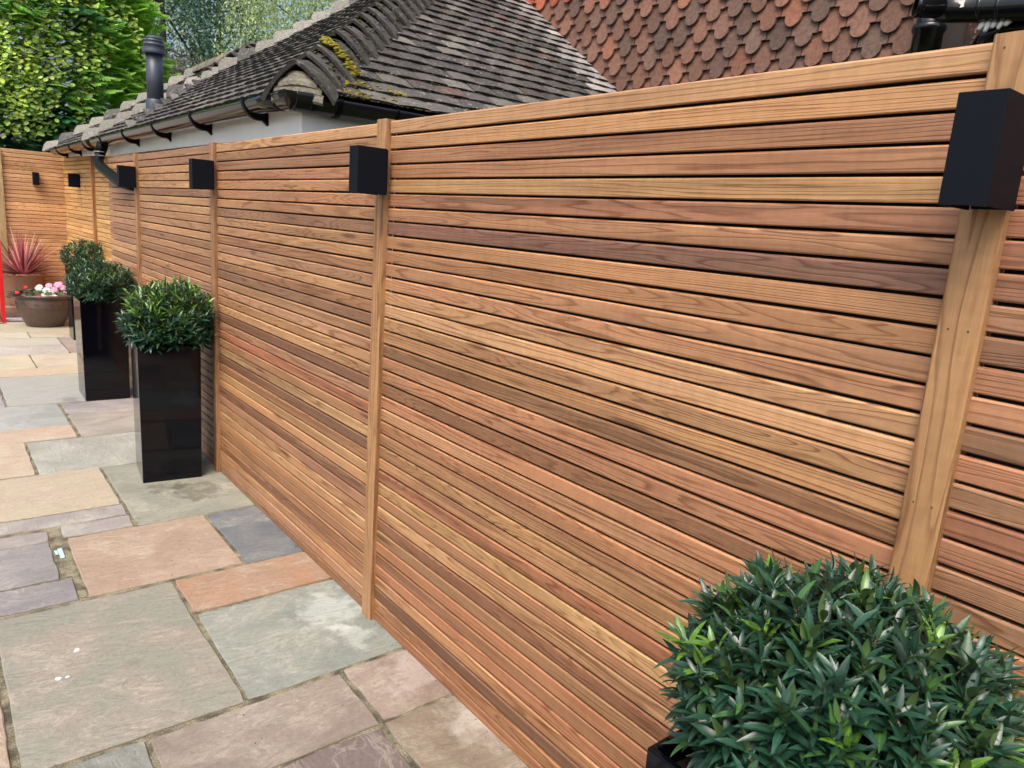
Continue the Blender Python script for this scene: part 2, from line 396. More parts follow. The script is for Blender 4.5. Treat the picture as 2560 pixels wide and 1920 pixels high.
# wide strip of worn mortar beside the cut slabs, and the metal fitting left in it
mb = MB(); st = []
for i in range(26):
    y = 2.945 + i * .0288; st.append((-.868 + .008 * noise.noise(Vector((y * 20, 0, 0))), y, -.846 + .004 * noise.noise(Vector((y * 25, 5, 0)))))
for i in range(25):
    a = st[i]; b = st[i + 1]; wl = .02 if 3.14 < a[1] < 3.56 else 0.0
    if 3.32 < a[1] < 3.46: wl = .035
    mb.add([(a[0] - wl, a[1], -.0035), (a[2], a[1], -.0035), (b[2], b[1], -.0035), (b[0] - wl, b[1], -.0035)], [(0, 1, 2, 3)])
setting(mb.build('mortar_strip', MORTAR))
mb = MB(); mb.box((-.885, 3.33, -.002), (-.868, 3.43, .004)); mb.box((-.8975, 3.375, -.002), (-.886, 3.42, .002))
o = mb.build('metal_fitting', plain('pale_metal', lin(170, 195, 200), .3, .6, .3, 60), bevel=.0015)
tag(o, 'small pale blue metal fitting set in the wide mortar joint', 'fitting')
lb = MB(); random.seed(77)
for i in range(420):
    y = U(.9, 6.9); x = -.004 - abs(random.gauss(0, .012)) if rnd() < .7 else U(-1.1, 0); r = U(.0008, .0028)
    c = random.choice([(.05, .035, .02), (.12, .08, .045), (.16, .13, .09), (.03, .025, .02)]); a0 = rnd() * 6
    p = [(x + r * U(.5, 1.2) * math.cos(a0 + k * 1.57) * 1.6, y + r * U(.5, 1.2) * math.sin(a0 + k * 1.57), .0008) for k in range(4)]
    lb.add(p + [(x, y, .0008 + r * .8)], [(0, 1, 4), (1, 2, 4), (2, 3, 4), (3, 0, 4)], tone=c)
lm_ = NT('litter', .9); lm_.color(lm_.attr('tone').outputs['Color']); setting(lb.build('litter', lm_.m), 'stuff', 'brown grit and crumbs of bark along the foot of the fence')
# raised step at the far end
mb = MB(); mb.box((-4.2, 10.30, -.05), (.30, 11.2, .146)); setting(mb.build('step', grit_mat('brown_paver', lin(150, 118, 100, .7), lin(176, 146, 128, .7), 50, .004)))

# ------------------------------------------------------------------ cedar fence
PIT, NS = .0465, 39
HT = NS * PIT - .0075
TONES = [((206, 158, 118), 7), ((198, 148, 108), 7), ((188, 136, 98), 6), ((196, 146, 122), 4), ((172, 122, 90), 4), ((208, 168, 124), 3), ((158, 116, 88), 3), ((136, 98, 74), 1.6), ((182, 130, 106), 3), ((164, 118, 98), 2)]
def tone():
    c = random.choices([t[0] for t in TONES], [t[1] for t in TONES])[0]
    k = U(.92, 1.06); c = [q_ * .72 + w_ * .28 for q_, w_ in zip(c, (192, 142, 104))]; return cw((c[0] * k, c[1] * k, c[2] * k), .78, .87, WT_)
def slat(mb, p0, p1, z0, h, th, out, col, off):
    """a board from p0 to p1 (plan), bottom z0, front face on the line, 'out' = unit vector to the viewer's side"""
    kk = U(.58, 1.12); pk = U(.90, 1.03); tn2 = (col[0] * kk, col[1] * kk * pk, col[2] * kk * U(.9, 1.04))
    d = (Vector(p1) - Vector(p0)); L = d.length; d.normalize(); o = Vector(out); r = .0042
    prof = [(-th, .001), (-.0022, 0), (0, .0022), (0, h - r), (-.0006, h - r * .55), (-r, h), (-th, h - .001)]
    per = [0]
    for i in range(1, len(prof)): per.append(per[-1] + math.dist(prof[i], prof[i - 1]))
    vs = []; rx = rnd() * 50; wr = (rnd(), U(.3, 1.0), U(.0, .10)) if rnd() < .72 else (rnd(), U(.1, .3), U(.15, .5))
    for e, s_ in ((Vector(p0), 0), (Vector(p1), L)):
        dz_ = U(-.0007, .0007)
        for q, z in prof: vs.append((e[0] + o[0] * (q + off), e[1] + o[1] * (q + off), z0 + z + dz_))
    n = len(prof); fs = []; uvs = []
    for i in range(n - 1):
        fs.append((i, i + 1, n + i + 1, n + i)); uvs.append([(rx, per[i]), (rx, per[i + 1]), (rx + L, per[i + 1]), (rx + L, per[i])])
    fs.append(tuple(range(n))); uvs.append([(rx + p[1], p[0]) for p in prof]); fs.append(tuple(range(2 * n - 1, n - 1, -1))); uvs.append([(rx + p[1], p[0]) for p in reversed(prof)])
    mb.add(vs, fs, uvs, tone=[tuple(q_ * (1.38 if i in (3, 4) else 1) for q_ in col) for i in range(len(fs))], tone2=tn2, wr=wr)  # top chamfer facets lightened: the sky highlight along each slat is painted in
FENCES = 'cedar slat panels along the patio'
TOPT = {}
def panel(label, p0, p1, ztop, out, fixed=None, nails=True, lit_gain=1.0):
    t = thing('slat_fence', label, 'fence panel', (p0[0], p0[1], ztop - HT), FENCES)
    mb = MB(); q0 = (0, 0); q1 = (p1[0] - p0[0], p1[1] - p0[1])
    for k in range(NS):
        c = cw([q_ * .80 + w_ * .20 for q_, w_ in zip(fixed[k], (192, 142, 104))] if lit_gain == 1.0 else fixed[k], .78, .87, WT_) if fixed and k in fixed else tone()
        c = (c[0] * lit_gain, c[1] * lit_gain, c[2] * lit_gain)  # scales the panel's tone up, painting in brighter light towards the far end
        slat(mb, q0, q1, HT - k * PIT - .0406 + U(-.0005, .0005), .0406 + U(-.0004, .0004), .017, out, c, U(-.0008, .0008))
    slm = mb
    d = Vector((q1[0], q1[1], 0)); n = Vector((out[0], out[1], 0)); b = MB()
    a0 = -n * .024; a1 = -n * .045
    vs = [a0, d + a0, d + a1, a1]; vs = [(v.x, v.y, .0) for v in vs] + [(v.x, v.y, HT - .004) for v in vs]
    b.add(vs, [(0, 1, 2, 3), (4, 5, 6, 7), (0, 1, 5, 4), (1, 2, 6, 5), (2, 3, 7, 6), (3, 0, 4, 7)]); b.build('backing', DARK, t, fixn=True)
    if nails:
        b = slm; b.cur = 1; L = d.length; dn = d.normalized()
        for k in range(NS):
            for dz in (-.010, .011):
                c = dn * (L * .48 + U(-.002, .002)) + n * .0006; cz = HT - k * PIT - .0195 + dz; r = .0012
                b.add([(c.x + dn.x * r * math.cos(a) + n.x * .0006, c.y + dn.y * r * math.cos(a) + n.y * .0006, cz + r * math.sin(a)) for a in [i * math.pi / 3 for i in range(6)]], [(0, 1, 2, 3, 4, 5)])
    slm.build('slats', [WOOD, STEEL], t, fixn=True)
    return t
YA, YB, YC, YD = 5.892, 4.093, 2.236, .401
FX = {0: (206, 160, 118), 1: (205, 152, 108), 2: (186, 132, 100), 3: (190, 136, 102), 4: (208, 160, 112), 5: (176, 118, 96), 6: (192, 138, 104), 7: (124, 88, 80), 8: (200, 144, 106),
      9: (178, 126, 88), 10: (190, 136, 104), 11: (194, 140, 106), 12: (204, 158, 116), 13: (210, 165, 128), 14: (184, 140, 100), 15: (206, 156, 110), 16: (152, 112, 80), 17: (190, 134, 100),
      18: (186, 130, 98), 19: (150, 104, 76), 20: (192, 134, 100), 21: (200, 148, 112), 22: (184, 126, 92), 23: (178, 132, 94), 24: (190, 142, 98), 25: (198, 146, 106), 26: (188, 122, 92), 27: (212, 168, 118),
      28: (178, 126, 94), 29: (204, 158, 114), 30: (142, 94, 70), 31: (160, 120, 88), 32: (186, 128, 94), 33: (168, 118, 86), 34: (184, 122, 90), 35: (198, 144, 104), 36: (120, 84, 68), 37: (178, 126, 88), 38: (180, 122, 88)}
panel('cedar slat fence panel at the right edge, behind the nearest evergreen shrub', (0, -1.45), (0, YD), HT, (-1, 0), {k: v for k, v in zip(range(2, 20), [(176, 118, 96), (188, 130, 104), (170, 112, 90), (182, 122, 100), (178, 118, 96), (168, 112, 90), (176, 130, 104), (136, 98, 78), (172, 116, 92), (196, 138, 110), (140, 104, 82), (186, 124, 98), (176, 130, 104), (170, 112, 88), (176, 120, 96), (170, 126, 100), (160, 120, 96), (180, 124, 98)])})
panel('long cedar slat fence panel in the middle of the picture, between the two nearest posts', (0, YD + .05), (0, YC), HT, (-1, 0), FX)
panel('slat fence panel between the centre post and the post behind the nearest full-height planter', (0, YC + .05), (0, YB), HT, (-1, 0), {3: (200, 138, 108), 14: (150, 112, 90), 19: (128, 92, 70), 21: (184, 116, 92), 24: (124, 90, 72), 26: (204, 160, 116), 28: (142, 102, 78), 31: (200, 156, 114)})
panel('cedar slat fence panel under the black gutter, behind the middle planters', (0, YB + .05), (0, YA), HT, (-1, 0), lit_gain=1.03)
panel('short end of the main slat fence beside the black downpipe elbow', (0, YA + .05), (0, 6.99), HT, (-1, 0), nails=False, lit_gain=1.1)
far = {k: (lambda q: (224 * q, 174 * q, 114 * q))(U(.93, 1.04)) for k in range(39)}  # golden base tone includes the yellow light falling on these panels
o2 = Vector((-1, -.0366)).normalized()
FX0 = lambda y: .16 + (10.66 - y) * .0366
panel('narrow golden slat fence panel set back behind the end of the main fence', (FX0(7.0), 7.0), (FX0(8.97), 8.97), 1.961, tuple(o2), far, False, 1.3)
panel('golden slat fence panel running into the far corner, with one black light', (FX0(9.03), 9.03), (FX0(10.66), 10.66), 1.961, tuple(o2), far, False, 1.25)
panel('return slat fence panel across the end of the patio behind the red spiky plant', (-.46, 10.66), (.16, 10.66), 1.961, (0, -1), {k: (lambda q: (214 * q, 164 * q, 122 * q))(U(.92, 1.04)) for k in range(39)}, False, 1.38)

def post(label, y, front=-.020, wd=.060, z0=-.003, top=HT + .006, x=0, c=(206, 166, 112), face='x'):
    t = thing('fence_post', label, 'fence post', (x, y, z0), 'cedar posts of the fence'); mb = MB(); h = top - z0; r = .003
    def bd(a, b, z0, z1, col):
        prof = [(a[0] + r, a[1]), (b[0], a[1]), (b[0], b[1]), (a[0] + r, b[1]), (a[0], b[1] - r), (a[0], a[1] + r)]
        n = len(prof); vs = [(p[0], p[1], z0) for p in prof] + [(p[0], p[1], z1) for p in prof]
        fs = [(i, (i + 1) % n, n + (i + 1) % n, n + i) for i in range(n)] + [tuple(range(n))[::-1], tuple(range(n, 2 * n))]; rx = rnd() * 30
        per = [0]
        for i in range(n): per.append(per[-1] + math.dist(prof[i], prof[(i + 1) % n]))
        uvs = [[(rx, per[i]), (rx, per[i + 1]), (rx + z1 - z0, per[i + 1]), (rx + z1 - z0, per[i])] for i in range(n)] + [[(rx + p[0], p[1] * .3) for p in prof[::-1]], [(rx + p[0], p[1] * .3) for p in prof]]
        mb.add(vs, fs, uvs, tone=cw(col, .80, .92, (1, .965, .86)), wr=(rnd(), U(.25, .4), .03))
    bd((front, 0), (.020, wd), 0, h, c)
    b = mb; b.cur = 1
    for zz in (h - .02, h - .42, h - .70, h - .98, h - 1.3, .2):
        for dy in (.016, wd - .017):
            rr = .0016; b.add([(front - .0005, dy + rr * math.cos(a), zz + rr * math.sin(a) * 1.2) for a in [i * math.pi / 3 for i in range(6)]], [(0, 1, 2, 3, 4, 5)])
    mb.build('post_board', [WOOD, STEEL], t, fixn=True)
    return t
post('broad pale cedar post nearest the camera, beside the shrub at the right', YD, wd=.061, c=(186, 143, 99))
post('cedar post at the centre of the picture, with an oblong black light at its top', YC, wd=.062, c=(184, 140, 99))
post('cedar post directly behind the nearest full-height planter, its foot on the patio', YB, wd=.06, c=(176, 134, 98))
post('cedar post nearest the downpipe, partly hidden by shrubs', YA, wd=.06, c=(176, 132, 94))
post('slim cedar post in the set-back golden fence, just left of the downpipe', 8.972, front=-.03, wd=.055, z0=.146, top=1.968, x=FX0(9.0), c=(204, 146, 96))
# wide weathered board at the left end of the return fence
t = thing('fence_post', 'wide olive-grey cedar board at the left edge of the photo, ending the return fence', 'fence post', (-.56, 10.62, .146), 'cedar posts of the fence'); mb = MB()
mb.box((0, 0, 0), (.099, .05, 1.80), tone=lin(196, 172, 128, .85), wr=(.3, .5, .25)); mb.uv = [[(q[2], q[0] + q[1]) for q in [mb.v[a] for a in f]] for f in mb.f]
mb.build('post_board', WOOD, t)

# ------------------------------------------------------------------ wall lights
def wall_light(label, loc, rz=0):
    t = thing('wall_light', label, 'wall light', loc, 'black up-and-down lights on the fence', rz)
    a, b, h, k = .110, .061, .147, .003; mb = MB()           # depth along -x, width along y; open box, light rim inside
    mb.box((-a, 0, 0), (-a + k, b, h)); mb.box((-a + k, 0, 0), (-.006, k, h)); mb.box((-a + k, b - k, 0), (-.006, b, h)); mb.box((-a + k, k, h - .006), (-.006, b - k, h - .003))
    mb.build('housing', LAMPM, t, bevel=.0007)
    mb = MB(); mb.box((-.006, .004, .002), (0, b - .004, h - .002)); mb.build('back_plate', LAMPM, t)
    mb = MB(); mb.lathe([(.0, 0), (.02, 0), (.022, .003), (.022, .008), (0, .008)], (-.058, b / 2, .004), 20); mb.build('lens', LENS, t)
    return t
wall_light('largest black box light, on the broad post at the right edge', (-.021, .388, 1.568))
wall_light('black box light on the post at the centre of the picture', (-.021, 2.206, 1.567))
wall_light('black box light on the post behind the nearest full-height planter', (-.021, 4.06, 1.572))
wall_light('black box light half covering the end of the downpipe', (-.021, 5.872, 1.572))
wall_light('small black light on the golden fence near the far corner', (FX0(9.72) - .002, 9.70, 1.575))
wall_light('smallest black light, on the return fence above the red spiky plant', (-.105, 10.658, 1.573), math.pi / 2)

# ------------------------------------------------------------------ planters and shrubs
def planter(label, x, y, h=.75, w=.305, d=.34, rz=0):
    t = thing('planter', label, 'planter', (x, y, 0), 'tall black gloss planters', math.radians(rz)); mb = MB(); k = .012
    o = [(0, 0), (w, 0), (w, d), (0, d)]; i_ = [(k, k), (w - k, k), (w - k, d - k), (k, d - k)]; s = .006
    rings = [([(s + p[0] * (1 - 2 * s / w), s + p[1] * (1 - 2 * s / d)) for p in o], 0), (o, h - .002), (i_, h - .002), (i_, h - .10)]
    rings[1] = (o, h)
    rings[2] = (i_, h)
    vs = []; fs = []
    for r, z in rings: vs += [(p[0], p[1], z) for p in r]
    for a in range(3):
        for j in range(4): fs.append((a * 4 + j, a * 4 + (j + 1) % 4, a * 4 + 4 + (j + 1) % 4, a * 4 + 4 + j))
    fs.append((3, 2, 1, 0)); mb.add(vs, fs); mb.build('tub', GLOSS, t, bevel=.0022, fixn=True)
    mb = MB(); n = 8; vs = [(k + (w - 2 * k) * i / n, k + (d - 2 * k) * j / n, h - .05 + .012 * noise.noise(Vector((i * .9, j * .9, x)))) for j in range(n + 1) for i in range(n + 1)]
    mb.add(vs, [(j * (n + 1) + i, j * (n + 1) + i + 1, (j + 1) * (n + 1) + i + 1, (j + 1) * (n + 1) + i) for j in range(n) for i in range(n)], smooth=True); mb.build('soil', SOIL, t)
    return t
planter('black gloss planter at the bottom right corner, only its rim corner showing', -.441, .245)
planter('tall black gloss planter in front, its whole shining side in view', -.413, 4.086, .742, .308, .345, -6)
planter('tall black gloss planter second from the camera, left of the front one', -.386, 6.042, .742, .31, .345, -1)
planter('black gloss planter farthest away, mostly hidden behind the others', -.088, 8.72, .742, .27, .3)

def leaf(mb, base, d, nrm, L, W, curl, tn, nseg=6, ser=0.0):
    """lance-shaped leaf with a folded midrib and a bend along its length"""
    d = d.normalized(); sd = d.cross(nrm).normalized(); up = sd.cross(d).normalized()
    vs = []; uv = []; p = Vector(base); ang = 0
    for i in range(nseg + 1):
        t = i / nseg; wd = W * .5 * (math.sin(math.pi * min(1, t ** .78 * 1.0)) ** .85 if 0 < t < 1 else 0.02 * 1)
        wd = max(wd, .0006 if i < nseg else 0.0001); c = d * math.cos(ang) - up * math.sin(ang); u2 = up * math.cos(ang) + d * math.sin(ang)
        if i: p = p + c * (L / nseg)
        ang += curl / nseg; fold = wd * .38; jg = (1 + (ser if i % 2 else -ser))
        vs += [p - sd * wd * jg + u2 * fold, p, p + sd * wd * jg + u2 * fold]; uv += [(t, 0), (t, .5), (t, 1)]
    fs = []
    for i in range(nseg):
        a = i * 3; fs += [(a, a + 1, a + 4, a + 3), (a + 1, a + 2, a + 5, a + 4)]
    mb.add(vs, fs, [[uv[k] for k in f] for f in fs], tone=tn, smooth=True)
def shrub(label, c, R, nsh, seed, new=0.0, L0=.055, per=10, nseg=6, low=1.62, group='clipped evergreen shrubs in the black planters'):
    random.seed(seed); t = thing('evergreen_shrub', label, 'shrub', (c[0], c[1], c[2]), group); mb = MB(); sm = MB()
    rx, ry, rz, zc = R
    for i in range(nsh):
        z = 1 - low * (i + .5) / nsh; ph = i * 2.39996 + U(-.3, .3); q = math.sqrt(max(0, 1 - z * z))
        dirv = Vector((q * math.cos(ph), q * math.sin(ph), z)); k = (U(.84, 1.03) if rnd() < .72 else U(.45, .82)) * (1 + .13 * noise.noise(dirv * 2.3 + Vector((seed, 0, 0))))
        tip = Vector((dirv.x * rx, dirv.y * ry, dirv.z * rz)) * k + Vector((0, 0, zc))
        st = Vector((dirv.x * rx * .25, dirv.y * ry * .25, max(.0, zc - rz * .55 + dirv.z * .05))); ax = (tip - st); ax.normalize()
        ax = (ax + Vector((0, 0, .75)) + Vector((U(-.3, .3), U(-.3, .3), U(-.2, .3)))).normalized()
        if tip.z < .02: tip.z = .02 + rnd() * .03
        sm.tube([st, (st + tip) * .5 + Vector((0, 0, -.01)), tip], [.0028, .002, .0012], 4, cap=False)
        young = rnd() < new * (1.0 if z > .2 else .15); a0 = rnd() * 6.3; nl = int(per * U(.8, 1.2))
        for j in range(nl):
            s_ = j / nl; a = a0 + j * 2.4; e1 = ax.orthogonal().normalized(); e2 = ax.cross(e1); rad = e1 * math.cos(a) + e2 * math.sin(a)
            op = 1.08 - .75 * s_ + U(-.15, .15)
            d = ax * math.cos(op) + rad * math.sin(op); L = L0 * U(.75, 1.25) * (1.0 - .35 * s_)
            d = (d + Vector((0, 0, -.12 if z < 0 else .05))).normalized()
            nr = (ax * 1.0 + Vector((0, 0, .5)) + Vector((U(-.3, .3), U(-.3, .3), 0))).normalized()
            if abs(nr.dot(d)) > .95: nr = rad
            g_ = U(.65, 1.5)
            tn = (.015 * g_, .050 * g_, .030 * g_)
            if young and s_ > .25: tn = (.07 * g_, .16 * g_, .022)
            elif rnd() < .14: tn = (.03 * g_, .085 * g_, .03)
            leaf(mb, tip - ax * (.045 * (1 - s_)) * (L0 / .055) + Vector((0, 0, 0)), d, nr, L, L * U(.20, .27), U(.1, .9), tn, nseg, .05)
    mb.build('foliage', SHRUB, t); sm.build('stems', plain('green_stem', (.09, .13, .03), .6), t)
    return t
shrub('large dark evergreen shrub with glossy lance leaves filling the bottom right corner', (-.266, .400, .70), (.215, .226, .176, .172), 600, 3, .09, .054, 11, 8, 1.42)
shrub('evergreen shrub with bright new tips in the front full-height planter', (-.205, 4.235, .69), (.245, .245, .20, .185), 400, 5, .85, .064, 9, 5)
shrub('dark round evergreen shrub in the second planter, in front of the farthest shrub', (-.215, 6.20, .69), (.225, .23, .18, .165), 360, 11, .22, .054, 9, 4)
shrub('farthest small evergreen shrub, showing above the round one', (.095, 8.87, .69), (.235, .25, .18, .165), 260, 17, .2, .06, 8, 4)

# ------------------------------------------------------------------ pots and flowers at the far end
random.seed(21)
t = thing('flower_bowl', 'wide brown glazed bowl with a scroll band, planted with bedding flowers', 'plant pot', (-.215, 9.80, 0)); t.scale = (.95, .95, 1)
mb = MB(); mb.lathe([(0, .002), (.185, .002), (.195, .01), (.235, .09), (.275, .17), (.297, .24), (.295, .295), (.283, .325), (.283, .335), (.312, .345), (.318, .358), (.308, .37), (.285, .368), (.275, .35), (.27, .30), (0, .29)], seg=64)
mb.build('bowl', plain('brown_glaze', lin(104, 82, 74, .75), .42, .5, .14, 25, .0015), t)
mb = MB()
for i in range(13):
    a0 = 2 * math.pi * i / 13
    pts = []
    for k in range(26):
        s_ = k / 25; an = s_ * 3.6 * math.pi; r = .006 + .016 * s_; th = a0 + (r * math.cos(an)) / .297 + (.0 if s_ < .85 else (s_ - .85) * .5); z = .272 + r * math.sin(an) * .9
        R_ = .299 if z < .285 else .296; pts.append((R_ * math.cos(th), R_ * math.sin(th), z))
    mb.tube(pts, .0028, 5)
for z in (.236, .31): mb.lathe([(.2965 - (z > .3) * .008, z - .003), (.301 - (z > .3) * .008, z), (.2965 - (z > .3) * .008, z + .003)], seg=64)
mb.build('scroll_relief', plain('brown_glaze_relief', lin(112, 92, 84, .75), .45), t)
mb = MB(); mb.lathe([(0, .302), (.15, .306), (.272, .296)], seg=24); mb.build('soil', SOIL, t)
def bedding(label, cx, cy, leafcol, petal, nl, blooms, r=.12, cat='flowers'):
    t = thing('bedding_plant', label, cat, (cx, cy, .30), 'bedding flowers in the brown bowl'); mb = MB()
    for i in range(nl):
        a = rnd() * 6.3; q = r * math.sqrt(rnd()); p = Vector((q * math.cos(a), q * math.sin(a), .03 + .09 * (1 - (q / r) ** 2) + U(-.02, .02)))
        d = Vector((math.cos(a) + U(-.5, .5), math.sin(a) + U(-.5, .5), U(-.2, .6))); g_ = U(.6, 1.4); c = random.choice(leafcol)
        leaf(mb, p, d, Vector((0, 0, 1)), U(.05, .085), U(.024, .036), U(.3, 1.2), (c[0] * g_, c[1] * g_, c[2] * g_), 5)
    mb.build('foliage', HONEY, t)
    for (bx, by, bz, s_) in blooms:
        b = MB(); c = Vector((bx, by, bz)); nrm = Vector((U(-.5, .1), -1.0 + U(-.2, .4), U(.5, 1.1))).normalized(); e1 = nrm.orthogonal().normalized(); e2 = nrm.cross(e1)
        for k in range(5):
            a = k * 1.2566 + .3; m_ = e1 * math.cos(a) + e2 * math.sin(a); n_ = -e1 * math.sin(a) + e2 * math.cos(a)
            P = [c, c + m_ * s_ * .45 - n_ * s_ * .42, c + m_ * s_ * .9 - n_ * s_ * .40, c + m_ * s_ * 1.0 + nrm * -.004, c + m_ * s_ * .9 + n_ * s_ * .40, c + m_ * s_ * .45 + n_ * s_ * .42]
            P = [p + nrm * (.004 if q else 0.007) for q, p in enumerate(P)]
            b.add(P, [(0, 1, 2, 3), (0, 3, 4, 5)], tone=petal)
        b.build('flower', PETAL, t)
    return t
G1 = [(.03, .045, .025), (.05, .03, .025), (.14, .17, .12)]; G2 = [(.06, .16, .04), (.09, .22, .05), (.22, .3, .2)]
bedding('dark-leaved busy lizzie with small red flowers, at the left of the bowl', -.42, 9.70, G1, (.75, .05, .05), 70, [(.13, -.08, .06, .033), (-.06, -.09, .10, .022), (.03, 0, .15, .02)], .14)
bedding('white-flowered busy lizzie in the middle of the bowl', -.23, 9.72, G2, (.80, .86, .80), 60, [(-.04, -.03, .14, .036), (.03, -.06, .12, .04), (.07, -.03, .09, .034), (.0, -.09, .07, .03), (.10, -.10, .05, .036), (-.02, .04, .15, .03)], .13)
bedding('pink-flowered busy lizzie at the right of the bowl', -.10, 9.78, G2 + G1, (.88, .42, .62), 60, [(-.06, 0, .16, .036), (.02, -.02, .17, .038), (.07, -.03, .14, .036), (-.02, -.07, .12, .036), (.1, -.08, .09, .034), (.05, .03, .18, .03)], .13)

t = thing('terracotta_pot', 'ribbed terracotta pot holding the red spiky plant', 'plant pot', (-.345, 10.50, .146)); t.scale = (.62, .62, 1)
mb = MB(); pr = [(0, .0), (.22, .0), (.235, .01)]
for k in range(22):
    z = .03 + k * .0145; r = .235 + .125 * (z / .36) ** .8; pr += [(r, z), (r + .011, z + .005), (r, z + .010)]
pr += [(.36, .36), (.385, .368), (.388, .385), (.37, .392), (.35, .38), (.34, .34), (0, .34)]
mb.lathe(pr, seg=56); mb.build('pot', plain('terracotta', lin(186, 138, 112, .72), .8, .25, .12, 30, .001), t)
t = thing('spiky_cordyline', 'red spiky cordyline with sword leaves fanning up against the return fence', 'plant', (-.345, 10.42, .50)); mb = MB()
random.seed(5)
for i in range(120):
    a = i * 2.39996; up = 1 - (i / 120) ** .8 * 1.05; el = math.radians(12 + 76 * max(0, up) + U(-5, 5)); L = U(.40, .62) * (1 if el > .6 else .85)
    d = Vector((math.cos(a) * math.cos(el), math.sin(a) * math.cos(el) * .55, math.sin(el))); sd = d.cross(Vector((0, 0, 1))).normalized() if el < 1.5 else Vector((1, 0, 0))
    sag = .05 + .5 * (1 - math.sin(el)) ** 1.3; W = U(.022, .036); p = Vector((d.x * .01, d.y * .01, 0)); vs = []; an = el; hd = Vector((math.cos(a), math.sin(a) * .55, 0)).normalized()
    n = 8
    for k in range(n + 1):
        s_ = k / n; wd = W / 2 * (1 - s_ ** 2.2) * (.55 + .45 * min(1, s_ * 4)) + .0006
        c = hd * math.cos(an) + Vector((0, 0, math.sin(an)))
        if k: p = p + c * L / n
        an -= sag / n * 2.2 * s_; vs += [p - sd * wd + Vector((0, 0, wd * .4)), p.copy(), p + sd * wd + Vector((0, 0, wd * .4))]
    fs = []
    for k in range(n): q = k * 3; fs += [(q, q + 1, q + 4, q + 3), (q + 1, q + 2, q + 5, q + 4)]
    g_ = U(.6, 1.3); c = random.choice([(.42, .10, .12), (.58, .24, .25), (.22, .05, .07), (.66, .36, .33)])
    mb.add(vs, fs, tone=(c[0] * g_, c[1] * g_, c[2] * g_), smooth=True)
mb.build('leaves', CORD, t); mb = MB(); mb.tube([(0, 0, -.02), (0, 0, .06)], .02, 10); mb.build('trunk', BARK, t)
mb = MB()
for i in range(24): leaf(mb, (U(-.05, .05), U(-.04, .04), U(0, .05)), Vector((U(-1, 1), U(-1, .2), U(0, 1))), Vector((0, 0, 1)), .06, .045, .6, (.02, .08, .05), 4)
o = mb.build('green_leaf_clump', SHRUB); o.location = (-.62, 10.52, .52); tag(o, 'little clump of dark green leaves at the rim left of the red spiky plant', 'plant')
mb = MB(); mb.box((-.022, -.012, 0), (.022, .012, .95)); t = thing('red_post', 'bright red metal upright at the left edge of the patio', 'post', (-.585, 10.14, 0))
mb.build('upright', plain('red_paint', lin(214, 22, 30), .35, .5, .04, 20), t, bevel=.002)
mb = MB(); mb.box((-.04, -.03, .0), (.04, .03, .006)); mb.build('foot_plate', plain('red_paint_dark', lin(170, 20, 26), .4), t)
mb = MB(); mb.box((0, 0, 0), (.42, .13, .028)); o = mb.build('loose_slab', plain('lilac_slab', lin(186, 178, 190, .8), .7, .3, .1, 12, .001), bevel=.004); o.location = (-.625, 10.10, .001)
o.location = (-.56, 10.15, .001); tag(o, 'pale lilac slab lying between the red upright and the brown bowl', 'slab')
mb = MB(); mb.tube([(-.66, 10.05, .62), (-.655, 10.04, .3), (-.63, 10.02, .1), (-.60, 10.0, .012), (-.57, 10.02, .008), (-.62, 9.99, .006), (-.72, 10.0, .006)], .004, 6)
tag(mb.build('cable', PVC), 'thin black cable hanging beside the red upright', 'cable')
mb = MB(); mb.box((-3.5, 11.3, -.05), (-.62, 11.5, 2.0)); tag(mb.build('garden_wall', RENDER), 'white rendered garden wall glimpsed past the left end of the return fence', 'wall')

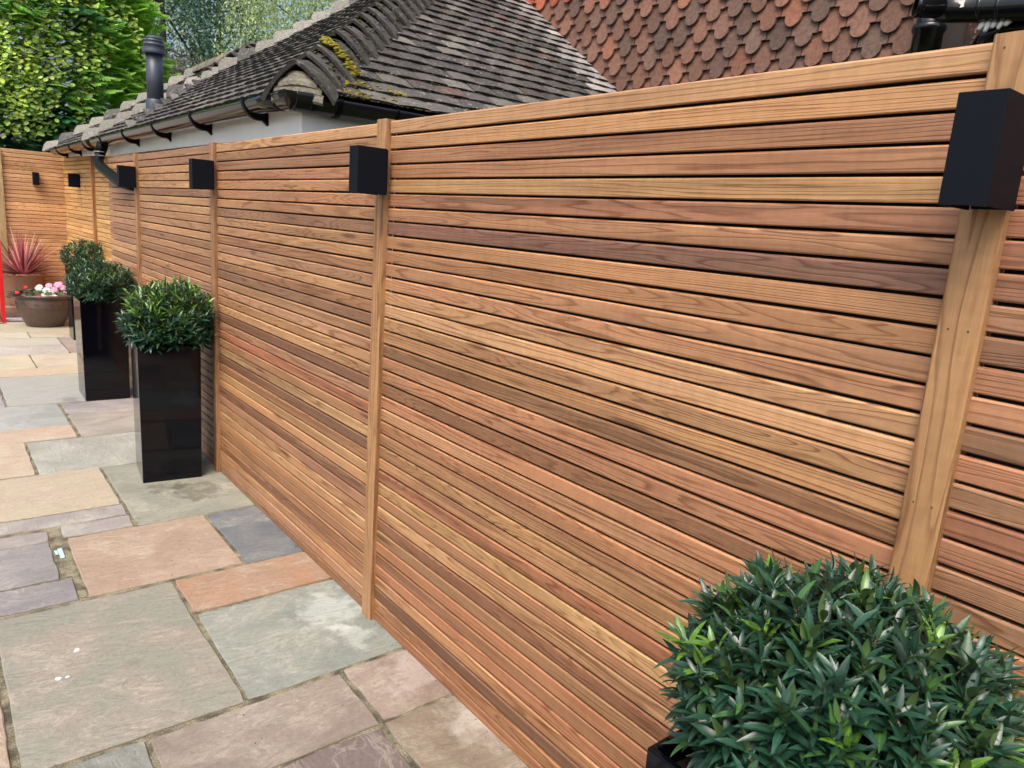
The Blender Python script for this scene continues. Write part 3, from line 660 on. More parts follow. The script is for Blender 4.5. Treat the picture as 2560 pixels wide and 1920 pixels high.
# ------------------------------------------------------------------ roofs
PITCH = math.radians(35.3); T = math.tan(PITCH); CP, SP = math.cos(PITCH), math.sin(PITCH)
EX, EZ = .03, 1.995; GA = .10; TW = .165
random.seed(99)
RT = [((92, 89, 88), 10), ((78, 75, 74), 8), ((106, 102, 99), 5), ((88, 80, 76), 4), ((106, 84, 78), .8), ((124, 120, 114), 3)]
def rtone(red=1.0):
    c = random.choices([q[0] for q in RT], [q[1] * (red if i == 4 else 1) for i, q in enumerate(RT)])[0]; k = U(.92, 1.08); return lin(c[0] * k, c[1] * k, c[2] * k, .66)
def tiles(mb, org, e, d, lo, hi, smax, pale=None):
    """courses of plain tiles: org + e*a + d*s, for a between lo(s) and hi(s)"""
    org = Vector(org); e = Vector(e); d = Vector(d); nn = e.cross(d)
    if nn.z < 0: nn = -nn
    j = 0
    while j * GA < smax:
        s0 = j * GA - .03; a = lo(j * GA) - (.0825 if j % 2 else 0.0) - .02; a = math.floor(a / TW) * TW + (.0825 if j % 2 else 0); hh = hi(j * GA)
        while a < hh:
            l = max(a + .0015, lo(j * GA) - .03); r = min(a + TW - .0015, hh + .02)
            if r - l > .03:
                lift = .024 + U(-.002, .002); tw = U(-.002, .002); sj = U(-.0025, .0025); th = .013; vs = []; m_ = 4
                for (s_, hz) in ((s0 + sj, lift), (s0 + .145, .006)):
                    for q in range(m_ + 1):
                        f = q / m_; cam_ = .004 * (1 - (2 * f - 1) ** 2); p = org + e * (l + (r - l) * f) + d * (s_ + (tw * (2 * f - 1) * 1.5 if hz > .01 else 0)) + nn * (hz + cam_ + tw * (2 * f - 1))
                        vs += [p, p - nn * th]
                fs = []; w_ = 2 * (m_ + 1)
                for q in range(m_):
                    b = q * 2; fs += [(b, b + 2, w_ + b + 2, w_ + b), (b, b + 1, b + 3, b + 2)]
                fs += [(0, w_, w_ + 1, 1), (m_ * 2, m_ * 2 + 1, w_ + m_ * 2 + 1, w_ + m_ * 2)]
                tn = rtone(2.2 if pale and (a + .1) > 1.5 else .6)
                if pale and r > hh - .16: tn = tuple(c * 2.6 + .05 for c in tn)
                mb.add(vs, fs, tone=[(.018, .018, .014) if f[1] == f[0] + 1 else tn for f in fs])  # front edges near-black: mossy edge plus the course's shadow line, painted in
            a += TW
        j += 1
def bonnets(mb, cx, cy, sy, s0, s1, wd=.155, hgt=.066, pale=0.0, step=.0816, z0=EZ, dk=1.0, up0=.020):
    """arched hip tiles up the hip that starts at (cx,cy) and runs (+1, sy)"""
    h = Vector((1, sy, T)).normalized(); q = Vector((1, -sy, 0)).normalized(); n = q.cross(h)
    if n.z < 0: n = -n
    s = s0; k = 0
    while s < s1:
        c = Vector((cx + s, cy + sy * s, z0 + T * s)); g_ = U(.8, 1.2); base = lin(92, 90, 86, .6 * g_ * dk)
        if rnd() < pale: base = lin(150, 146, 136, .62 * g_)
        W = wd * U(.94, 1.06); H = hgt * U(.92, 1.1); L = .235; M_ = 12; vs = []
        for (l, ww, hh, up) in ((-.055, W, H, up0), (L - .055, W * .72, H * .55, -.012)):
            for i in range(M_ + 1):
                a = -1 + 2 * i / M_; drop = .5 * abs(a) * ww; arch = hh * (1 - abs(a) ** 2.3) + up * (1 - .4 * abs(a))
                p = c + h * l + q * (a * ww) + Vector((0, 0, -drop)) + n * (arch + .016 + .0035 * noise.noise(Vector((i * .8, k * 3.1, l * 9))))
                p2 = c + h * l + q * (a * ww * .93) + Vector((0, 0, -drop)) + n * (arch + .016 - .016)
                vs += [p, p2]
        fs = []; w_ = 2 * (M_ + 1)
        for i in range(M_):
            b = i * 2; fs += [(b, b + 2, w_ + b + 2, w_ + b), (b, b + 1, b + 3, b + 2), (b + 1, w_ + b + 1, w_ + b + 3, b + 3)]
        fs += [(0, w_, w_ + 1, 1), (M_ * 2, M_ * 2 + 1, w_ + M_ * 2 + 1, w_ + M_ * 2)]
        mb.add(vs, fs, tone=base); s += step * U(.96, 1.04); k += 1
HX = 2.55
hs = thing('tiled_extension', 'low building behind the fence with a mossy grey hipped tile roof and black gutter', 'building', (0, 3.1, 0))
def hset(o): o.location = (0, -3.1, 0); return o
Y0, Y1, SR = 3.10, 7.80, 2.30
mb = MB()
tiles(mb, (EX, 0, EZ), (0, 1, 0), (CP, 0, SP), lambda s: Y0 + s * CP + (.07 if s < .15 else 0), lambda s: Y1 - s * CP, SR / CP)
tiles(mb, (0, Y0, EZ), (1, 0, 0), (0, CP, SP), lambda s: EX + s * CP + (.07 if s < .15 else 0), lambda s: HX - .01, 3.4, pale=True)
roof = hset(mb.build('roof_tiles', TILE, hs, fixn=True))
mb = MB()
ap = (EX + SR, Y0 + SR, EZ + T * SR)
def dn(p, k=.006): return (p[0], p[1], p[2] - k)
mb.add([dn((EX, Y0, EZ)), dn((EX, Y1, EZ)), dn(ap), dn((HX, Y0, EZ)), dn((HX, Y0 + 2.8, EZ + T * 2.8)), dn((HX, Y1, EZ)), dn((HX, ap[1], ap[2]))], [(0, 1, 2), (0, 2, 6, 4, 3), (1, 5, 6, 2)])
mb.box((.07, 3.14, 1.983), (HX, 3.158, 2.018)); mb.box((.07, 3.159, 1.983), (.084, 9.9, 2.018)); hset(mb.build('roof_deck', DECK, hs))
mb = MB(); bonnets(mb, EX, Y0, 1, .05, SR); hset(mb.build('hip_tiles', BONNET, hs, fixn=True))
mb = MB(); bonnets(mb, EX, Y1, -1, .03, SR, .12, .050, .8, step=.115, up0=.036); hset(mb.build('hip_tiles', TILE, hs, fixn=True))
# cement bedding closing the first hip tile
mb = MB(); h_ = Vector((1, 1, T)).normalized(); q_ = Vector((1, -1, 0)).normalized(); c0 = Vector((EX, Y0, EZ)) + h_ * .01
for lay, (zz, sc, dpt) in enumerate(((-.05, .112, -.022), (-.022, .105, -.016), (.006, .085, -.020), (.026, .055, -.014))):
    vs = []; N_ = 14
    for (dz, oo) in ((0, 0), (.014, -.010), (.028, -.008), (.040, .004)):
        for i in range(N_ + 1):
            a = -1 + 2 * i / N_; p = c0 + q_ * a * sc + h_ * (dpt + oo + .02 * a * a) + Vector((0, 0, zz + dz - .02 * a * a + .003 * noise.noise(Vector((i, lay * 4, dz * 90))))); vs.append(p)
    w_ = N_ + 1; mb.add(vs, [(r * w_ + i, r * w_ + i + 1, (r + 1) * w_ + i + 1, (r + 1) * w_ + i) for r in range(3) for i in range(N_)], smooth=False)
hset(mb.build('cement_bedding', CEM, hs))
# moss cushions
mb = MB(); random.seed(4)
def blob(c, r, n=1):
    bm = bmesh.new(); bmesh.ops.create_icosphere(bm, subdivisions=2, radius=1)
    vs = [Vector(c) + Vector((v.co.x * r * 1.2, v.co.y * r, v.co.z * r * .55)) * (1 + .35 * noise.noise(v.co * 2.2 + Vector(c) * 30)) for v in bm.verts]
    fs = [[v.index for v in f.verts] for f in bm.faces]; bm.free(); mb.add(vs, fs, smooth=True)
n_ = q_.cross(h_); n_ = n_ if n_.z > 0 else -n_
for i in range(150):
    s = .235 + U(-.022, .022); a = U(-.05, 1.0) ; ww = .145
    p = Vector((EX + s, Y0 + s, EZ + T * s)) + q_ * a * ww + Vector((0, 0, -.5 * abs(a) * ww)) + n_ * (.075 * (1 - abs(a) ** 2.3) + .030)
    blob(p, U(.005, .012))
for i in range(170):
    x = EX + .19 + abs(random.gauss(0, .10)); s = random.choice((0, .1, .2)) + U(-.03, .02); p = Vector((x, Y0 + s * CP, EZ + s * SP)) + Vector((0, -SP, CP)) * .022
    blob(p, U(.004, .011))
for i in range(45):
    s = 0.1 + U(-.03, .0); p = Vector((EX + .5 + U(-.05, .05), Y0 + s * CP, EZ + s * SP)) + Vector((0, -SP, CP)) * .02; blob(p, U(.004, .010))
mb.cur = 1
for i in range(330):
    s = .1 + 2.0 * rnd() ** 1.6; a = U(-.2, 1.05); p = Vector((EX + s, Y0 + s, EZ + T * s)) + q_ * a * .15 + Vector((0, 0, -.5 * abs(a) * .15)) + n_ * (.062 * (1 - abs(a) ** 2.3) + .026); blob(p, U(.003, .009))
for i in range(420):
    j = int(22 * rnd() ** 1.4); s = j * GA - .03; x = EX + s * CP + .16 + abs(random.gauss(0, .5)); p = Vector((x, Y0 + s * CP, EZ + s * SP)) + Vector((0, -SP, CP)) * .016; blob(p, U(.002, .007))
ms = hset(mb.build('moss', [MOSS, grit_mat('dark_moss', (.05, .055, .02), (.13, .12, .05), 150, .008)], hs)); ms['kind'] = 'stuff'
# fascia, soffit, wall
mb = MB(); mb.prism([(3.158, 1.815), (7.0, 1.842), (9.95, 1.905), (9.95, 1.985), (3.158, 1.985)], 0, .066, .086); mb.box((.0661, 3.138, 1.66), (.52, 3.158, 1.985)); mb.box((.52, 3.138, 1.86), (HX, 3.158, 1.985)); hset(mb.build('fascia', PVCW, hs, bevel=.003))
mb = MB(); mb.box((.30, 3.35, -.05), (HX, 7.70, 1.99)); mb.box((.087, 3.36, 1.865), (.30, 7.9, 1.875)); hset(mb.build('wall', RENDER, hs))
# gutters
def half_round(mb, axis, c, z, r, a, b, th=.003, deep=1.0, nseg=18):
    pr = []
    for i in range(nseg + 1):
        t_ = math.pi + math.pi * i / nseg; pr.append((c + r * math.cos(t_), z + r * deep * math.sin(t_)))
    for i in range(nseg, -1, -1):
        t_ = math.pi + math.pi * i / nseg; pr.append((c + (r - th) * math.cos(t_), z + (r - th) * deep * math.sin(t_)))
    n = len(pr)
    P = (lambda u, v, w_: (u, w_, v)) if axis == 1 else (lambda u, v, w_: (w_, u, v))
    k = 24; vs = []
    for s_ in range(k + 1): w_ = a + (b - a) * s_ / k; wv = .0012 * math.sin(w_ * 3.1); vs += [P(u, v + wv, w_) for u, v in pr]
    fs = [(s_ * n + i, s_ * n + (i + 1) % n, (s_ + 1) * n + (i + 1) % n, (s_ + 1) * n + i) for s_ in range(k) for i in range(n)] + [tuple(range(n)), tuple(reversed(range(k * n, k * n + n)))]
    mb.add(vs, fs, smooth=True)
GX, GZ, GR = .008, 1.97, .058
mb = MB(); half_round(mb, 1, GX, GZ, GR, 3.09, 9.97); gut = hset(mb.build('gutter', PVC, hs, fixn=True))
gut2 = MB(); half_round(gut2, 0, 3.098, 1.968, GR, .0, HX - .02, deep=1.15); g2 = hset(gut2.build('gutter', PVC, hs, fixn=True))
mb = MB()      # corner piece: outer quarter swept round the corner
N_ = 12; prof = [(GR + .004) * math.cos(math.pi / 2 * i / 8) for i in range(9)], [-(GR * 1.12 + .004) * math.sin(math.pi / 2 * i / 8) for i in range(9)]
vs = []; rc = .012
for j in range(N_ + 1):
    th = math.pi + math.pi / 2 * j / N_
    cxx, cyy = GX, 3.098
    for i in range(9):
        rr = prof[0][i]; sq = max(abs(math.cos(th)), abs(math.sin(th))); sc = 1 + (1 / sq - 1) * .75
        vs.append((cxx + rr * sc * math.cos(th), cyy + rr * sc * math.sin(th), 1.972 + prof[1][i]))
mb.add(vs, [(j * 9 + i, j * 9 + i + 1, (j + 1) * 9 + i + 1, (j + 1) * 9 + i) for j in range(N_) for i in range(8)], smooth=True)
for (a, b, c, d) in ((-.02, 3.098, 0, 0),):
    half_round(mb, 1, GX, 1.972, GR + .004, 3.095, 3.16, deep=1.1); half_round(mb, 0, 3.098, 1.972, GR + .004, .005, .075, deep=1.17)
hset(mb.build('gutter_corner', PVC, hs, fixn=True))
def bracket(mb, y, wd=.028):
    out = []; inn = []
    for i in range(13):
        t_ = math.pi + (math.pi * .62) * i / 12; g_ = .004 + .026 * (i / 12) ** 1.5
        out.append((GX + (GR + g_) * math.cos(t_), GZ + .004 + (GR + g_) * math.sin(t_))); inn.append((GX + (GR + .0015) * math.cos(t_), GZ + .004 + (GR + .0015) * math.sin(t_)))
    poly = [(GX - GR - .004, GZ + .016), *out, (.064, GZ - .098), (.064, GZ - .035), *[q for q in reversed(inn)], (GX - GR + .004, GZ + .016)]
    n = len(out); vs = []; fs = []
    A = [(GX - GR - .005, GZ + .014)] + out + [(.066, GZ - .098)]; B = [(GX - GR + .003, GZ + .014)] + inn + [(.066, GZ - .035)]
    m_ = len(A)
    for yy in (y, y + wd): vs += [(p[0], yy, p[1]) for p in A] + [(p[0], yy, p[1]) for p in B]
    for i in range(m_ - 1):
        fs += [(i, i + 1, m_ + i + 1, m_ + i), (2 * m_ + i, 3 * m_ + i, 3 * m_ + i + 1, 2 * m_ + i + 1), (i, 2 * m_ + i, 2 * m_ + i + 1, i + 1), (m_ + i, m_ + i + 1, 3 * m_ + i + 1, 3 * m_ + i)]
    fs += [(0, m_, 3 * m_, 2 * m_), (m_ - 1, 3 * m_ - 1, 4 * m_ - 1, 2 * m_ - 1)]
    mb.add(vs, fs)
BRK = plain('bracket_plastic', (.002, .0023, .003), .45, .14)
for y in (3.52, 4.38, 5.24, 6.13, 7.83, 8.64, 9.5):
    mb = MB(); bracket(mb, y); b_ = mb.build('gutter_bracket', BRK, gut, bevel=.001, fixn=True)
def strap(mb, y, wd=.02, ov=.008):
    half_round(mb, 1, GX, GZ + .003, GR + ov, y, y + wd, th=ov - .001)
for y, wd in ((3.19, .016), (7.0, .016), (7.52, .02), (7.60, .02)):
    mb = MB(); strap(mb, y, wd); mb.build('gutter_clip', BRK, gut, fixn=True)
for x, wd in ((.19, .02), (.47, .012)):
    mb = MB(); half_round(mb, 0, 3.098, 1.971, GR + .007, x, x + wd, th=.006, deep=1.15); mb.build('gutter_clip', BRK, g2, fixn=True)
# downpipe: out of the gutter, elbow along the fence, then back behind the end light
mb = MB(); pts = [(GX - .01, 7.15, 1.95), (GX - .02, 7.15, 1.885), (-.032, 7.145, 1.825), (-.045, 7.12, 1.785), (-.05, 7.06, 1.752), (-.05, 6.95, 1.725), (-.05, 6.65, 1.675), (-.05, 6.3, 1.617), (-.045, 6.14, 1.60), (-.02, 6.06, 1.592), (.03, 6.03, 1.588)]
mb.tube(pts, .040, 18); mb.tube([(GX - .008, 7.15, 1.935), (GX - .02, 7.15, 1.89), (-.030, 7.146, 1.845)], .045, 18); dp = hset(mb.build('downpipe', BRK, hs))
for z in (1.857, 1.825):
    mb = MB(); mb.tube([(-.026 if z > 1.84 else -.032, 7.147, z), (-.026 if z > 1.84 else -.032, 7.147, z + .004)], .0462, 20); mb.build('pipe_ring', plain('pale_ring', (.5, .5, .52), .3), dp)
# roof vent
vt = MB(); vx, vy = .35, 6.86
vt.lathe([(.0, .50), (.064, .50), (.064, .0), (.0, .0)], (vx, vy, 2.20), 28); vt.lathe([(.074, .0), (.074, .10), (.066, .115)], (vx, vy, 2.19), 28)
v_ = hset(vt.build('roof_vent', plain('grey_pvc', (.035, .045, .068), .42, .5, .25, 8), hs))
vt = MB(); vt.lathe([(.0, .14), (.045, .138), (.066, .125), (.069, .118), (.064, .116), (.073, .104), (.076, .096), (.071, .094), (.081, .074), (.084, .066), (.079, .064), (.088, .03), (.09, .01), (.088, .0), (.06, .0), (.06, .02)], (vx, vy, 2.655), 32)
hset(vt.build('vent_cowl', plain('grey_pvc_cowl', (.045, .056, .082), .38, .5), hs))

# farther wing with its own ridge
h2 = thing('tiled_wing', 'farther wing of the low building with a round ridge and orange-grey hip tiles', 'building', (0, 9, 0))
def h2s(o): o.location = (0, -9, 0); return o
y0, y1, sr = 6.2, 10.5, 1.35
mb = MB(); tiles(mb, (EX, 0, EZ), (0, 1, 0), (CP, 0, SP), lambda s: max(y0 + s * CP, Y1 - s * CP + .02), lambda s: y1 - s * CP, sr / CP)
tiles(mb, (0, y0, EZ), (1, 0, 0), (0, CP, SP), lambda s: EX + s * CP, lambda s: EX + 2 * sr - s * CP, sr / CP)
h2s(mb.build('roof_tiles', TILE, h2, fixn=True))
mb = MB(); rz = EZ + T * sr
mb.add([dn(p) for p in ((EX, y1, EZ), (EX + sr, y1 - sr, rz), (EX + sr, y0 + sr, rz), (EX + .8, Y1 - .8, EZ + T * .8), (EX, Y1, EZ), (EX + 2 * sr, y0, EZ), (EX + 2 * sr, y1, EZ))], [(0, 1, 2, 3, 4), (2, 1, 6, 5), (0, 6, 1)])
h2s(mb.build('roof_deck', DECK, h2))
mb = MB(); bonnets(mb, EX, y1, -1, .03, sr, .12, .055, .75, step=.14, up0=.038); h2s(mb.build('hip_tiles', tile_mat('orange_lichen_tile', 1.0, .3), h2, fixn=True))
mb = MB(); bonnets(mb, EX, y0, 1, .83, sr, .13, .075, .2, step=.1); h2s(mb.build('hip_tiles', TILE, h2, fixn=True))
mb = MB(); yy = y0 + sr - .08
while yy < y1 - sr + .05:
    vs = []; e_ = yy + .31; M_ = 12
    for Y in (yy, e_):
        for i in range(M_ + 1):
            a = math.pi * i / M_; R_ = .115 if Y == yy else .108; vs += [(EX + sr + R_ * math.cos(a), Y, rz + R_ * .95 * math.sin(a) - .02), (EX + sr + (R_ - .018) * math.cos(a), Y, rz + (R_ - .018) * .95 * math.sin(a) - .02)]
    w_ = 2 * (M_ + 1); fs = []
    for i in range(M_):
        b = i * 2; fs += [(b, b + 2, w_ + b + 2, w_ + b), (b, b + 1, b + 3, b + 2), (b + 1, w_ + b + 1, w_ + b + 3, b + 3)]
    mb.add(vs, fs, tone=lin(150, 142, 122, .6 * U(.85, 1.15))); yy += .30
mb.add([(EX + sr + .1 * math.cos(a), y0 + sr - .06, rz + .09 * math.sin(a) - .02) for a in [math.pi * i / 10 for i in range(11)]], [tuple(range(11))], tone=lin(120, 100, 85, .5))
h2s(mb.build('ridge_tiles', TILE, h2, fixn=True))
mb = MB(); mb.box((.32, 7.71, -.05), (2.6, 10.3, 1.985)); h2s(mb.build('wall', RENDER, h2))

# ------------------------------------------------------------------ tile-hung house wall
hh = thing('tile_hung_house', 'taller house behind with red-brown scalloped clay tiles hung on its wall', 'building', (HX + .1, 3, 0))
def hhs(o): o.location = (-HX - .1, -3, 0); return o
random.seed(31); mb = MB(); TG, WT = .1095, .1535
CT = [((140, 108, 96), 9), ((134, 106, 96), 8), ((126, 104, 97), 6), ((146, 110, 96), 4), ((156, 112, 94), 1.2), ((120, 102, 96), 3)]
for j in range(-5, 16):
    zt = 2.875 + TG * j; off = 3.202 if j % 2 == 0 else 3.202 + WT / 2
    yy = off - WT * 14
    while yy < 5.85:
        if yy > 1.72:
            c = random.choices([q[0] for q in CT], [q[1] for q in CT])[0]; k = U(.86, 1.1)
            if (zt > 3.03 and yy > 4.2) and zt + .35 * (yy - 4.2) > 3.12: c = random.choice([(186, 106, 82), (176, 100, 80), (190, 114, 90)])
            tn = lin(c[0] * k, c[1] * k * .95, c[2] * k * .90, .68); w2 = (WT - .003) / 2; n2 = .049; jit = U(-.003, .003)
            pts = [(-w2, .17), (-w2, .062 + jit), (-n2, .060 + jit)]
            for i in range(9): a = math.pi + math.pi * i / 8; pts.append((n2 * math.cos(a), .046 + .048 * math.sin(a) + U(-.0012, .0012)))
            pts += [(n2, .060 + jit), (w2, .062 + jit), (w2, .17)]
            th = .014; tl = .030 + U(-.003, .004); rot = U(-.02, .02)
            def PX(y_, z_, o_): z_ = z_ + y_ * rot; return (HX - .004 - tl * (1 - z_ / .17) - o_, yy + y_, zt + z_)
            vs = [PX(p[0], p[1], 0.0) for p in pts] + [PX(p[0] * .975, p[1] + .0015, th) for p in pts]; n = len(pts)
            fs = [tuple(range(n, 2 * n))] + [(i, i + 1, n + i + 1, n + i) for i in range(n - 1)] + [tuple(reversed(range(n)))]
            mb.add(vs, fs, tone=tn)
        yy += WT
hhs(mb.build('hung_tiles', CLAY, hh, fixn=True))
mb = MB(); mb.box((HX, 1.55, 0), (HX + .2, 5.9, 4.2)); hhs(mb.build('wall', plain('dark_batten_wall', (.03, .024, .02), .9), hh))
bm_ = NT('old_brick', .9, spec=.2); P = bm_.obj(); br = bm_.n('ShaderNodeTexBrick'); px, py, pz = sep(bm_, P); bm_.put(br.inputs['Vector'], comb(bm_, py, pz, 0)); br.inputs['Scale'].default_value = 1.0
br.inputs['Brick Width'].default_value = .225; br.inputs['Row Height'].default_value = .075; br.inputs['Mortar Size'].default_value = .008
br.inputs['Color1'].default_value = (*lin(74, 58, 54, .6), 1); br.inputs['Color2'].default_value = (*lin(96, 66, 58, .6), 1); br.inputs['Mortar'].default_value = (*lin(60, 54, 50, .6), 1)
bn = bm_.noise(P, 30, 5, .7); bm_.color(bm_.mix(bm_.ramp(bn, (.58, 0), (.66, .8)), bm_.mix(1.0, br.outputs[0], bm_.ramp(bn, (.3, .6), (.7, 1.3)), 'MULTIPLY'), (.35, .34, .31))); bm_.bump(bn, .006)
mb = MB(); mb.box((HX - .02, -2.5, 0), (HX + .2, 1.549, 4.2)); hhs(mb.build('brick_wall', bm_.m, hh))
mb = MB(); sx, sy = 2.40, 1.66
mb.tube([(sx, sy, 1.2), (sx, sy, 3.6)], .042, 24); hhs(mb.build('soil_pipe', PVC, hh))
mb = MB(); mb.lathe([(.05, 0), (.062, .0), (.062, .085), (.068, .09), (.071, .10), (.071, .112), (.066, .12), (.056, .125), (.056, .15), (.05, .155)], (sx, sy, 2.40), 32); hhs(mb.build('pipe_socket', PVC, hh))
mb = MB(); path = [(0, 0, 0), (2.175, 1.535, 2.520), (2.21, 1.475, 2.514), (2.22, 1.40, 2.505), (2.22, 1.30, 2.493), (2.22, 1.18, 2.480), (2.22, .6, 2.41)]
mb.tube(path[1:], .052, 24); hhs(mb.build('waste_pipe', PVC, hh))
mb = MB()
pc = Vector((2.10, 1.595, 2.522)); ax = (Vector((2.19, 1.49, 2.517)) - pc).normalized(); e1 = ax.orthogonal().normalized(); e2 = ax.cross(e1); vs = []
for l, r in ((.0, .038), (0, .045), (.015, .046), (.018, .042), (.10, .044), (.06, .036), (.0, .036)):
    for i in range(24): a = i * math.pi / 12; vs.append(pc + ax * l + (e1 * math.cos(a) + e2 * math.sin(a)) * r)
mb.add(vs, [(r * 24 + i, r * 24 + (i + 1) % 24, (r + 1) * 24 + (i + 1) % 24, (r + 1) * 24 + i) for r in range(6) for i in range(24)], smooth=True); hhs(mb.build('open_branch', PVC, hh))
for k in ((2.22, 1.385), (2.22, 1.315)):
    mb = MB(); mb.tube([(k[0], k[1], 2.493 + (k[1] - 1.3) * .12), (k[0], k[1] - .014, 2.493 + (k[1] - 1.3) * .12)], .0565, 24); hhs(mb.build('pipe_collar', PVC, hh))
mb = MB(); mb.box((2.163, 1.43, 2.505), (2.169, 1.452, 2.533)); hhs(mb.build('pipe_label', plain('label_white', (.7, .7, .66), .6), hh))
mb = MB(); mb.tube([(2.36, 1.43, 2.38), (2.34, 1.38, 2.42), (2.33, 1.30, 2.436), (2.33, 1.2, 2.43), (2.33, .5, 2.40)], [.03, .045, .05, .05, .05], 20); hhs(mb.build('lower_pipe', PVC, hh))
mb = MB(); random.seed(8)
for i in range(5):
    y = 1.365 - i * .024; pts = [(2.235, y, 2.462), (2.225, y + .004, 2.444), (2.215, y + .012, 2.424 - U(0, .014))]
    mb.tube(pts, [.012, .014, .007], 8)
o = mb.build('white_rag', plain('white_cloth', (.75, .75, .74), .9, .2, .1, 60, .002)); tag(o, 'crumpled white rag tucked under the black waste pipe', 'rag')

# ------------------------------------------------------------------ trees
def crown(mb, c, R, n, size, cols, seed, hollow=.35, droop=0.0, gap=.0, asp=.5, shell=None):
    random.seed(seed); c = Vector(c)
    for i in range(n):
        while True:
            p = Vector((U(-1, 1), U(-1, 1), U(-1, 1))); l = p.length
            if l < 1 and l > hollow: break
        if shell and l < 1 - shell: p = p * ((1 - shell * rnd()) / l); l = p.length
        f = noise.noise(p * 2.6 + Vector((seed, 1, 2))); k = 1 + .28 * noise.noise(p.normalized() * 2.2 + Vector((seed, 0, 0)))
        if f < gap: continue
        q = Vector((c.x + p.x * R[0] * k, c.y + p.y * R[1] * k, c.z + p.z * R[2] * k))
        ci = min(len(cols) - 1, max(0, int((.5 + .9 * noise.noise(q * .9 + Vector((0, seed, 0))) + U(-.25, .25)) * len(cols)))); g_ = U(.7, 1.3)
        s = size * U(.6, 1.4); d = Vector((U(-1, 1), U(-1, 1), U(-1, .6) - droop)).normalized(); e = d.cross(Vector((U(-1, 1), U(-1, 1), U(-1, 1)))).normalized() * s * asp
        mb.add([q, q + d * s * .5 + e * .5, q + d * s, q + d * s * .5 - e * .5], [(0, 1, 2, 3)], [[(0, 0), (0, 1), (1, 1), (1, 0)]], tone=tuple(a * g_ for a in cols[ci]))
def tree(name, label, cat, base, c, R, n, size, cols, seed, trunk_r=.12, limbs=14, twigs=26, group='trees behind the roofs', **kw):
    t = thing(name, label, cat, (base[0], base[1], -.06), group); off = Vector((-base[0], -base[1], .06)); mb = MB(); random.seed(seed + 1)
    top = Vector(c) + Vector((0, 0, R[2] * .7)) + off
    def limb(a, b, r0, r1, dep):
        m_ = (a + b) / 2 + Vector((U(-.1, .1), U(-.1, .1), U(0, .15))) * (b - a).length; mb.tube([a, m_, b], [r0, (r0 + r1) / 2, r1], 6, cap=False)
        if dep:
            for _ in range(dep): s = (m_ + b) / 2; limb(s, s + Vector((U(-1, 1), U(-1, 1), U(-.2, .8))) * (b - a).length * .45, r1 * .8, r1 * .25, 0)
    mb.tube([Vector((0, 0, 0)), Vector((.05, 0, top.z * .5)), top], [trunk_r, trunk_r * .75, trunk_r * .15], 8)
    for i in range(limbs):
        a = Vector((0, 0, top.z * U(.3, .85))); ph = rnd() * 6.3; e = Vector(c) + off + Vector((math.cos(ph) * R[0] * U(.5, .95), math.sin(ph) * R[1] * U(.5, .95), R[2] * U(-.5, .8))); limb(a, e, trunk_r * .35, trunk_r * .06, 2)
    mb.build('trunk', BARK, t); mb = MB(); crown(mb, Vector(c) + off, R, n, size, cols, seed, **kw); mb.build('crown', TREEL, t)
    return t
tree('dark_tree', 'tall dark green tree behind the roof vent', 'tree', (4.4, 23.5), (4.4, 23.5, 6.6), (2.7, 2.4, 4.6), 46000, .10, [(.06, .13, .08), (.09, .18, .10), (.14, .24, .15)], 41, gap=-.16)
tree('birch_tree', 'pale yellow-green birch filling the gap left of the ridge', 'tree', (8.6, 20.5), (8.6, 20.5, 6.4), (3.4, 2.6, 4.8), 70000, .08, [(.26, .38, .15), (.36, .48, .21), (.46, .56, .29)], 42, droop=.8, gap=-.22)
tree('birch_tree', 'second birch farther back, between the dark tree and the first birch', 'tree', (7.0, 27), (7.0, 27, 7.6), (3.0, 2.6, 5.2), 34000, .10, [(.22, .34, .16), (.32, .44, .21), (.42, .52, .28)], 43, droop=.6, gap=-.2)
tree('copper_shrub_tree', 'purplish-brown leaved small tree right of the roof vent', 'tree', (3.3, 18.0), (3.3, 18.0, 3.3), (1.15, 1.1, 1.6), 12000, .065, [(.10, .075, .07), (.14, .11, .09), (.14, .15, .10)], 44, .07, gap=-.25)
tree('yellow_shrub', 'bright yellow-green bush above the far ridge tiles', 'shrub', (4.4, 17.2), (4.3, 17.2, 2.75), (1.0, .8, 1.1), 6500, .07, [(.36, .56, .08), (.46, .62, .12), (.24, .42, .09)], 45, .05, gap=-.2)

# conifer hedge tree with feathery sprays
random.seed(61)
t = thing('conifer', 'big feathery green conifer at the upper left, behind the return fence', 'tree', (-.4, 14.5, -.06)); mb = MB()
mb.tube([(0, 0, 0), (.05, 0, 3), (0, 0, 5.4)], [.22, .16, .03], 10)
for i in range(150):
    a = rnd() * 6.3; z = U(1.0, 5.0); r = U(.9, 2.2); mb.tube([(0, 0, z - .3), (math.cos(a) * r * .5, math.sin(a) * r * .38, z), (math.cos(a) * r, math.sin(a) * r * .72, z + U(-.2, .35))], [.03, .018, .006], 5, cap=False)
mb.build('trunk', BARK, t)
mb = MB(); C0_ = Vector((0, 0, 3.56)); RR = (2.45, 1.8, 2.15)
def spray(p, d, up, L, tn):
    sd = d.cross(up).normalized(); n = 7
    for k in range(n):
        s = (k + .3) / n; ln = L * .42 * math.sin(math.pi * (.18 + .8 * (1 - s))) + .01
        for sg in (-1, 1):
            b = p + d * L * s; dd = (d * .75 + sd * sg * .7 - up * .12).normalized(); e = b + dd * ln; w_ = up.cross(dd).normalized() * L * .075
            mb.add([b - w_, b + w_, e + w_ * .3, e - w_ * .3], [(0, 1, 2, 3)], tone=tn)
    w_ = sd * L * .07; mb.add([p - w_, p + w_, p + d * L + w_ * .2, p + d * L - w_ * .2], [(0, 1, 2, 3)], tone=tn)
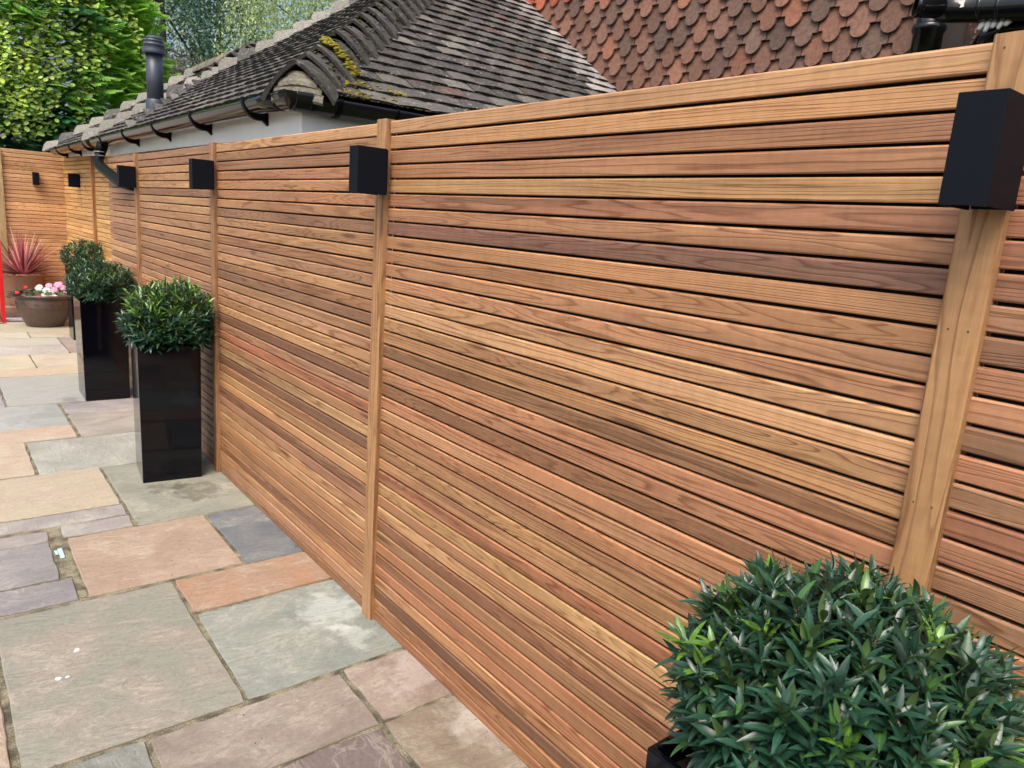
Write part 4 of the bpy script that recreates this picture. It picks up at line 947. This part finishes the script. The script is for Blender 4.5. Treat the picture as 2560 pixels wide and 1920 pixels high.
for i in range(11500):
    while True:
        v = Vector((random.gauss(0, 1), random.gauss(0, 1), random.gauss(0, 1))).normalized()
        if v.y < .35: break
    k = (U(.86, 1.0) if rnd() < .75 else U(.6, .86)) * (1 + .20 * noise.noise(v * 3.1) + .10 * noise.noise(v * 8.0))
    p = C0_ + Vector((v.x * RR[0], v.y * RR[1], v.z * RR[2])) * k
    d = (Vector((v.x * .9, v.y * .9, v.z * .4 + .25)) + Vector((U(-.4, .4), U(-.4, .4), U(-.5, .2)))).normalized(); up = (Vector((0, 0, 1)) + v * .5 + Vector((U(-.4, .4), U(-.4, .4), 0))).normalized()
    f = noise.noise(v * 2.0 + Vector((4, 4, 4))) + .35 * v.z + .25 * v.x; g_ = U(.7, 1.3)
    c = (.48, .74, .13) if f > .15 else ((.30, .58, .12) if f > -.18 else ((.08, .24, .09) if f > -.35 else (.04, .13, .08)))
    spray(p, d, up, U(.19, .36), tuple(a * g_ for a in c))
for i in range(2600):                                                # inner dead twigs
    v = Vector((U(-1, 1), U(-1, 0), U(-1, .6))); p = C0_ + Vector((v.x * RR[0], v.y * RR[1], v.z * RR[2])) * .62; d = Vector((U(-1, 1), U(-1, 0), U(-.6, .6))).normalized() * U(.1, .3); w_ = d.cross(Vector((0, 0, 1))).normalized() * .004
    mb.add([p - w_, p + w_, p + d + w_ * .3, p + d - w_ * .3], [(0, 1, 2, 3)], tone=(.06, .045, .035))
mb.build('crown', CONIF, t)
# honeysuckle over it
random.seed(62); t = thing('honeysuckle', 'yellow-green round-leaved climber with cream flowers hanging over the conifer', 'climber', (-.4, 12.8, -.06)); mb = MB(); fl = MB(); sm = MB()
base = Vector((.4, -12.8, .06))
def onc(px, py, k=1.0):
    """a point on the conifer's front, found by a direction from its centre"""
    return None
def hl(p, s, tn):
    n = Vector((U(-.8, .3), U(-1, -.15), U(.3, 1.3))).normalized(); e1 = n.orthogonal().normalized(); a0 = rnd() * 6; e2 = n.cross(e1); a1 = e1 * math.cos(a0) + e2 * math.sin(a0); a2 = n.cross(a1)
    mb.add([p, p + a1 * s * .45 + a2 * s * .36, p + a1 * s * .85 + a2 * s * .22, p + a1 * s, p + a1 * s * .85 - a2 * s * .22, p + a1 * s * .45 - a2 * s * .36], [(0, 1, 2, 3, 4, 5)], tone=tn)
for tr_ in range(150):
    u_ = U(-.75, .78); z = U(2.9, 5.3) if rnd() < .5 else U(3.6, 5.6); u0 = u_
    if rnd() < .55: u_ = U(-.45, .35)
    pr_ = None
    for k in range(int(U(12, 34))):
        z -= U(.02, .075); u_ += U(-.035, .03); zz = (z - 3.5) / 2.15
        rem = 1 - u_ * u_ * .85 - zz * zz * .9
        if rem < .02 or z < 2.25: continue
        p = Vector((-.4 + u_ * 2.45, 14.5 - 1.93 * math.sqrt(rem) - U(0, .12), z)) + base
        if pr_: sm.tube([pr_, p], .005, 4, cap=False)
        pr_ = p
        g_ = U(.7, 1.3); c = random.choice([(.66, .82, .14), (.56, .78, .16), (.72, .84, .26), (.40, .60, .14)])
        if rnd() < .03: c = (.55, .5, .05)
        for q in range(3): hl(p + Vector((U(-.08, .08), U(-.06, .02), U(-.08, .08))), U(.055, .10), tuple(a * g_ for a in c))
        if rnd() < .014:
            fl = MB()
            for q in range(9): d = Vector((U(-1, 1), U(-1, .2), U(-.3, 1))).normalized() * U(.03, .06); w_ = d.cross(Vector((0, .3, 1))).normalized() * .006; pp = p + Vector((0, -.05, .02)); fl.add([pp - w_, pp + w_, pp + d + w_ * 1.5, pp + d - w_ * 1.5], [(0, 1, 2, 3)], tone=(.78, .62, .28))
            fl.build('flower', PETAL, t)
mb.build('foliage', HONEY, t); sm.build('stems', BARK, t)
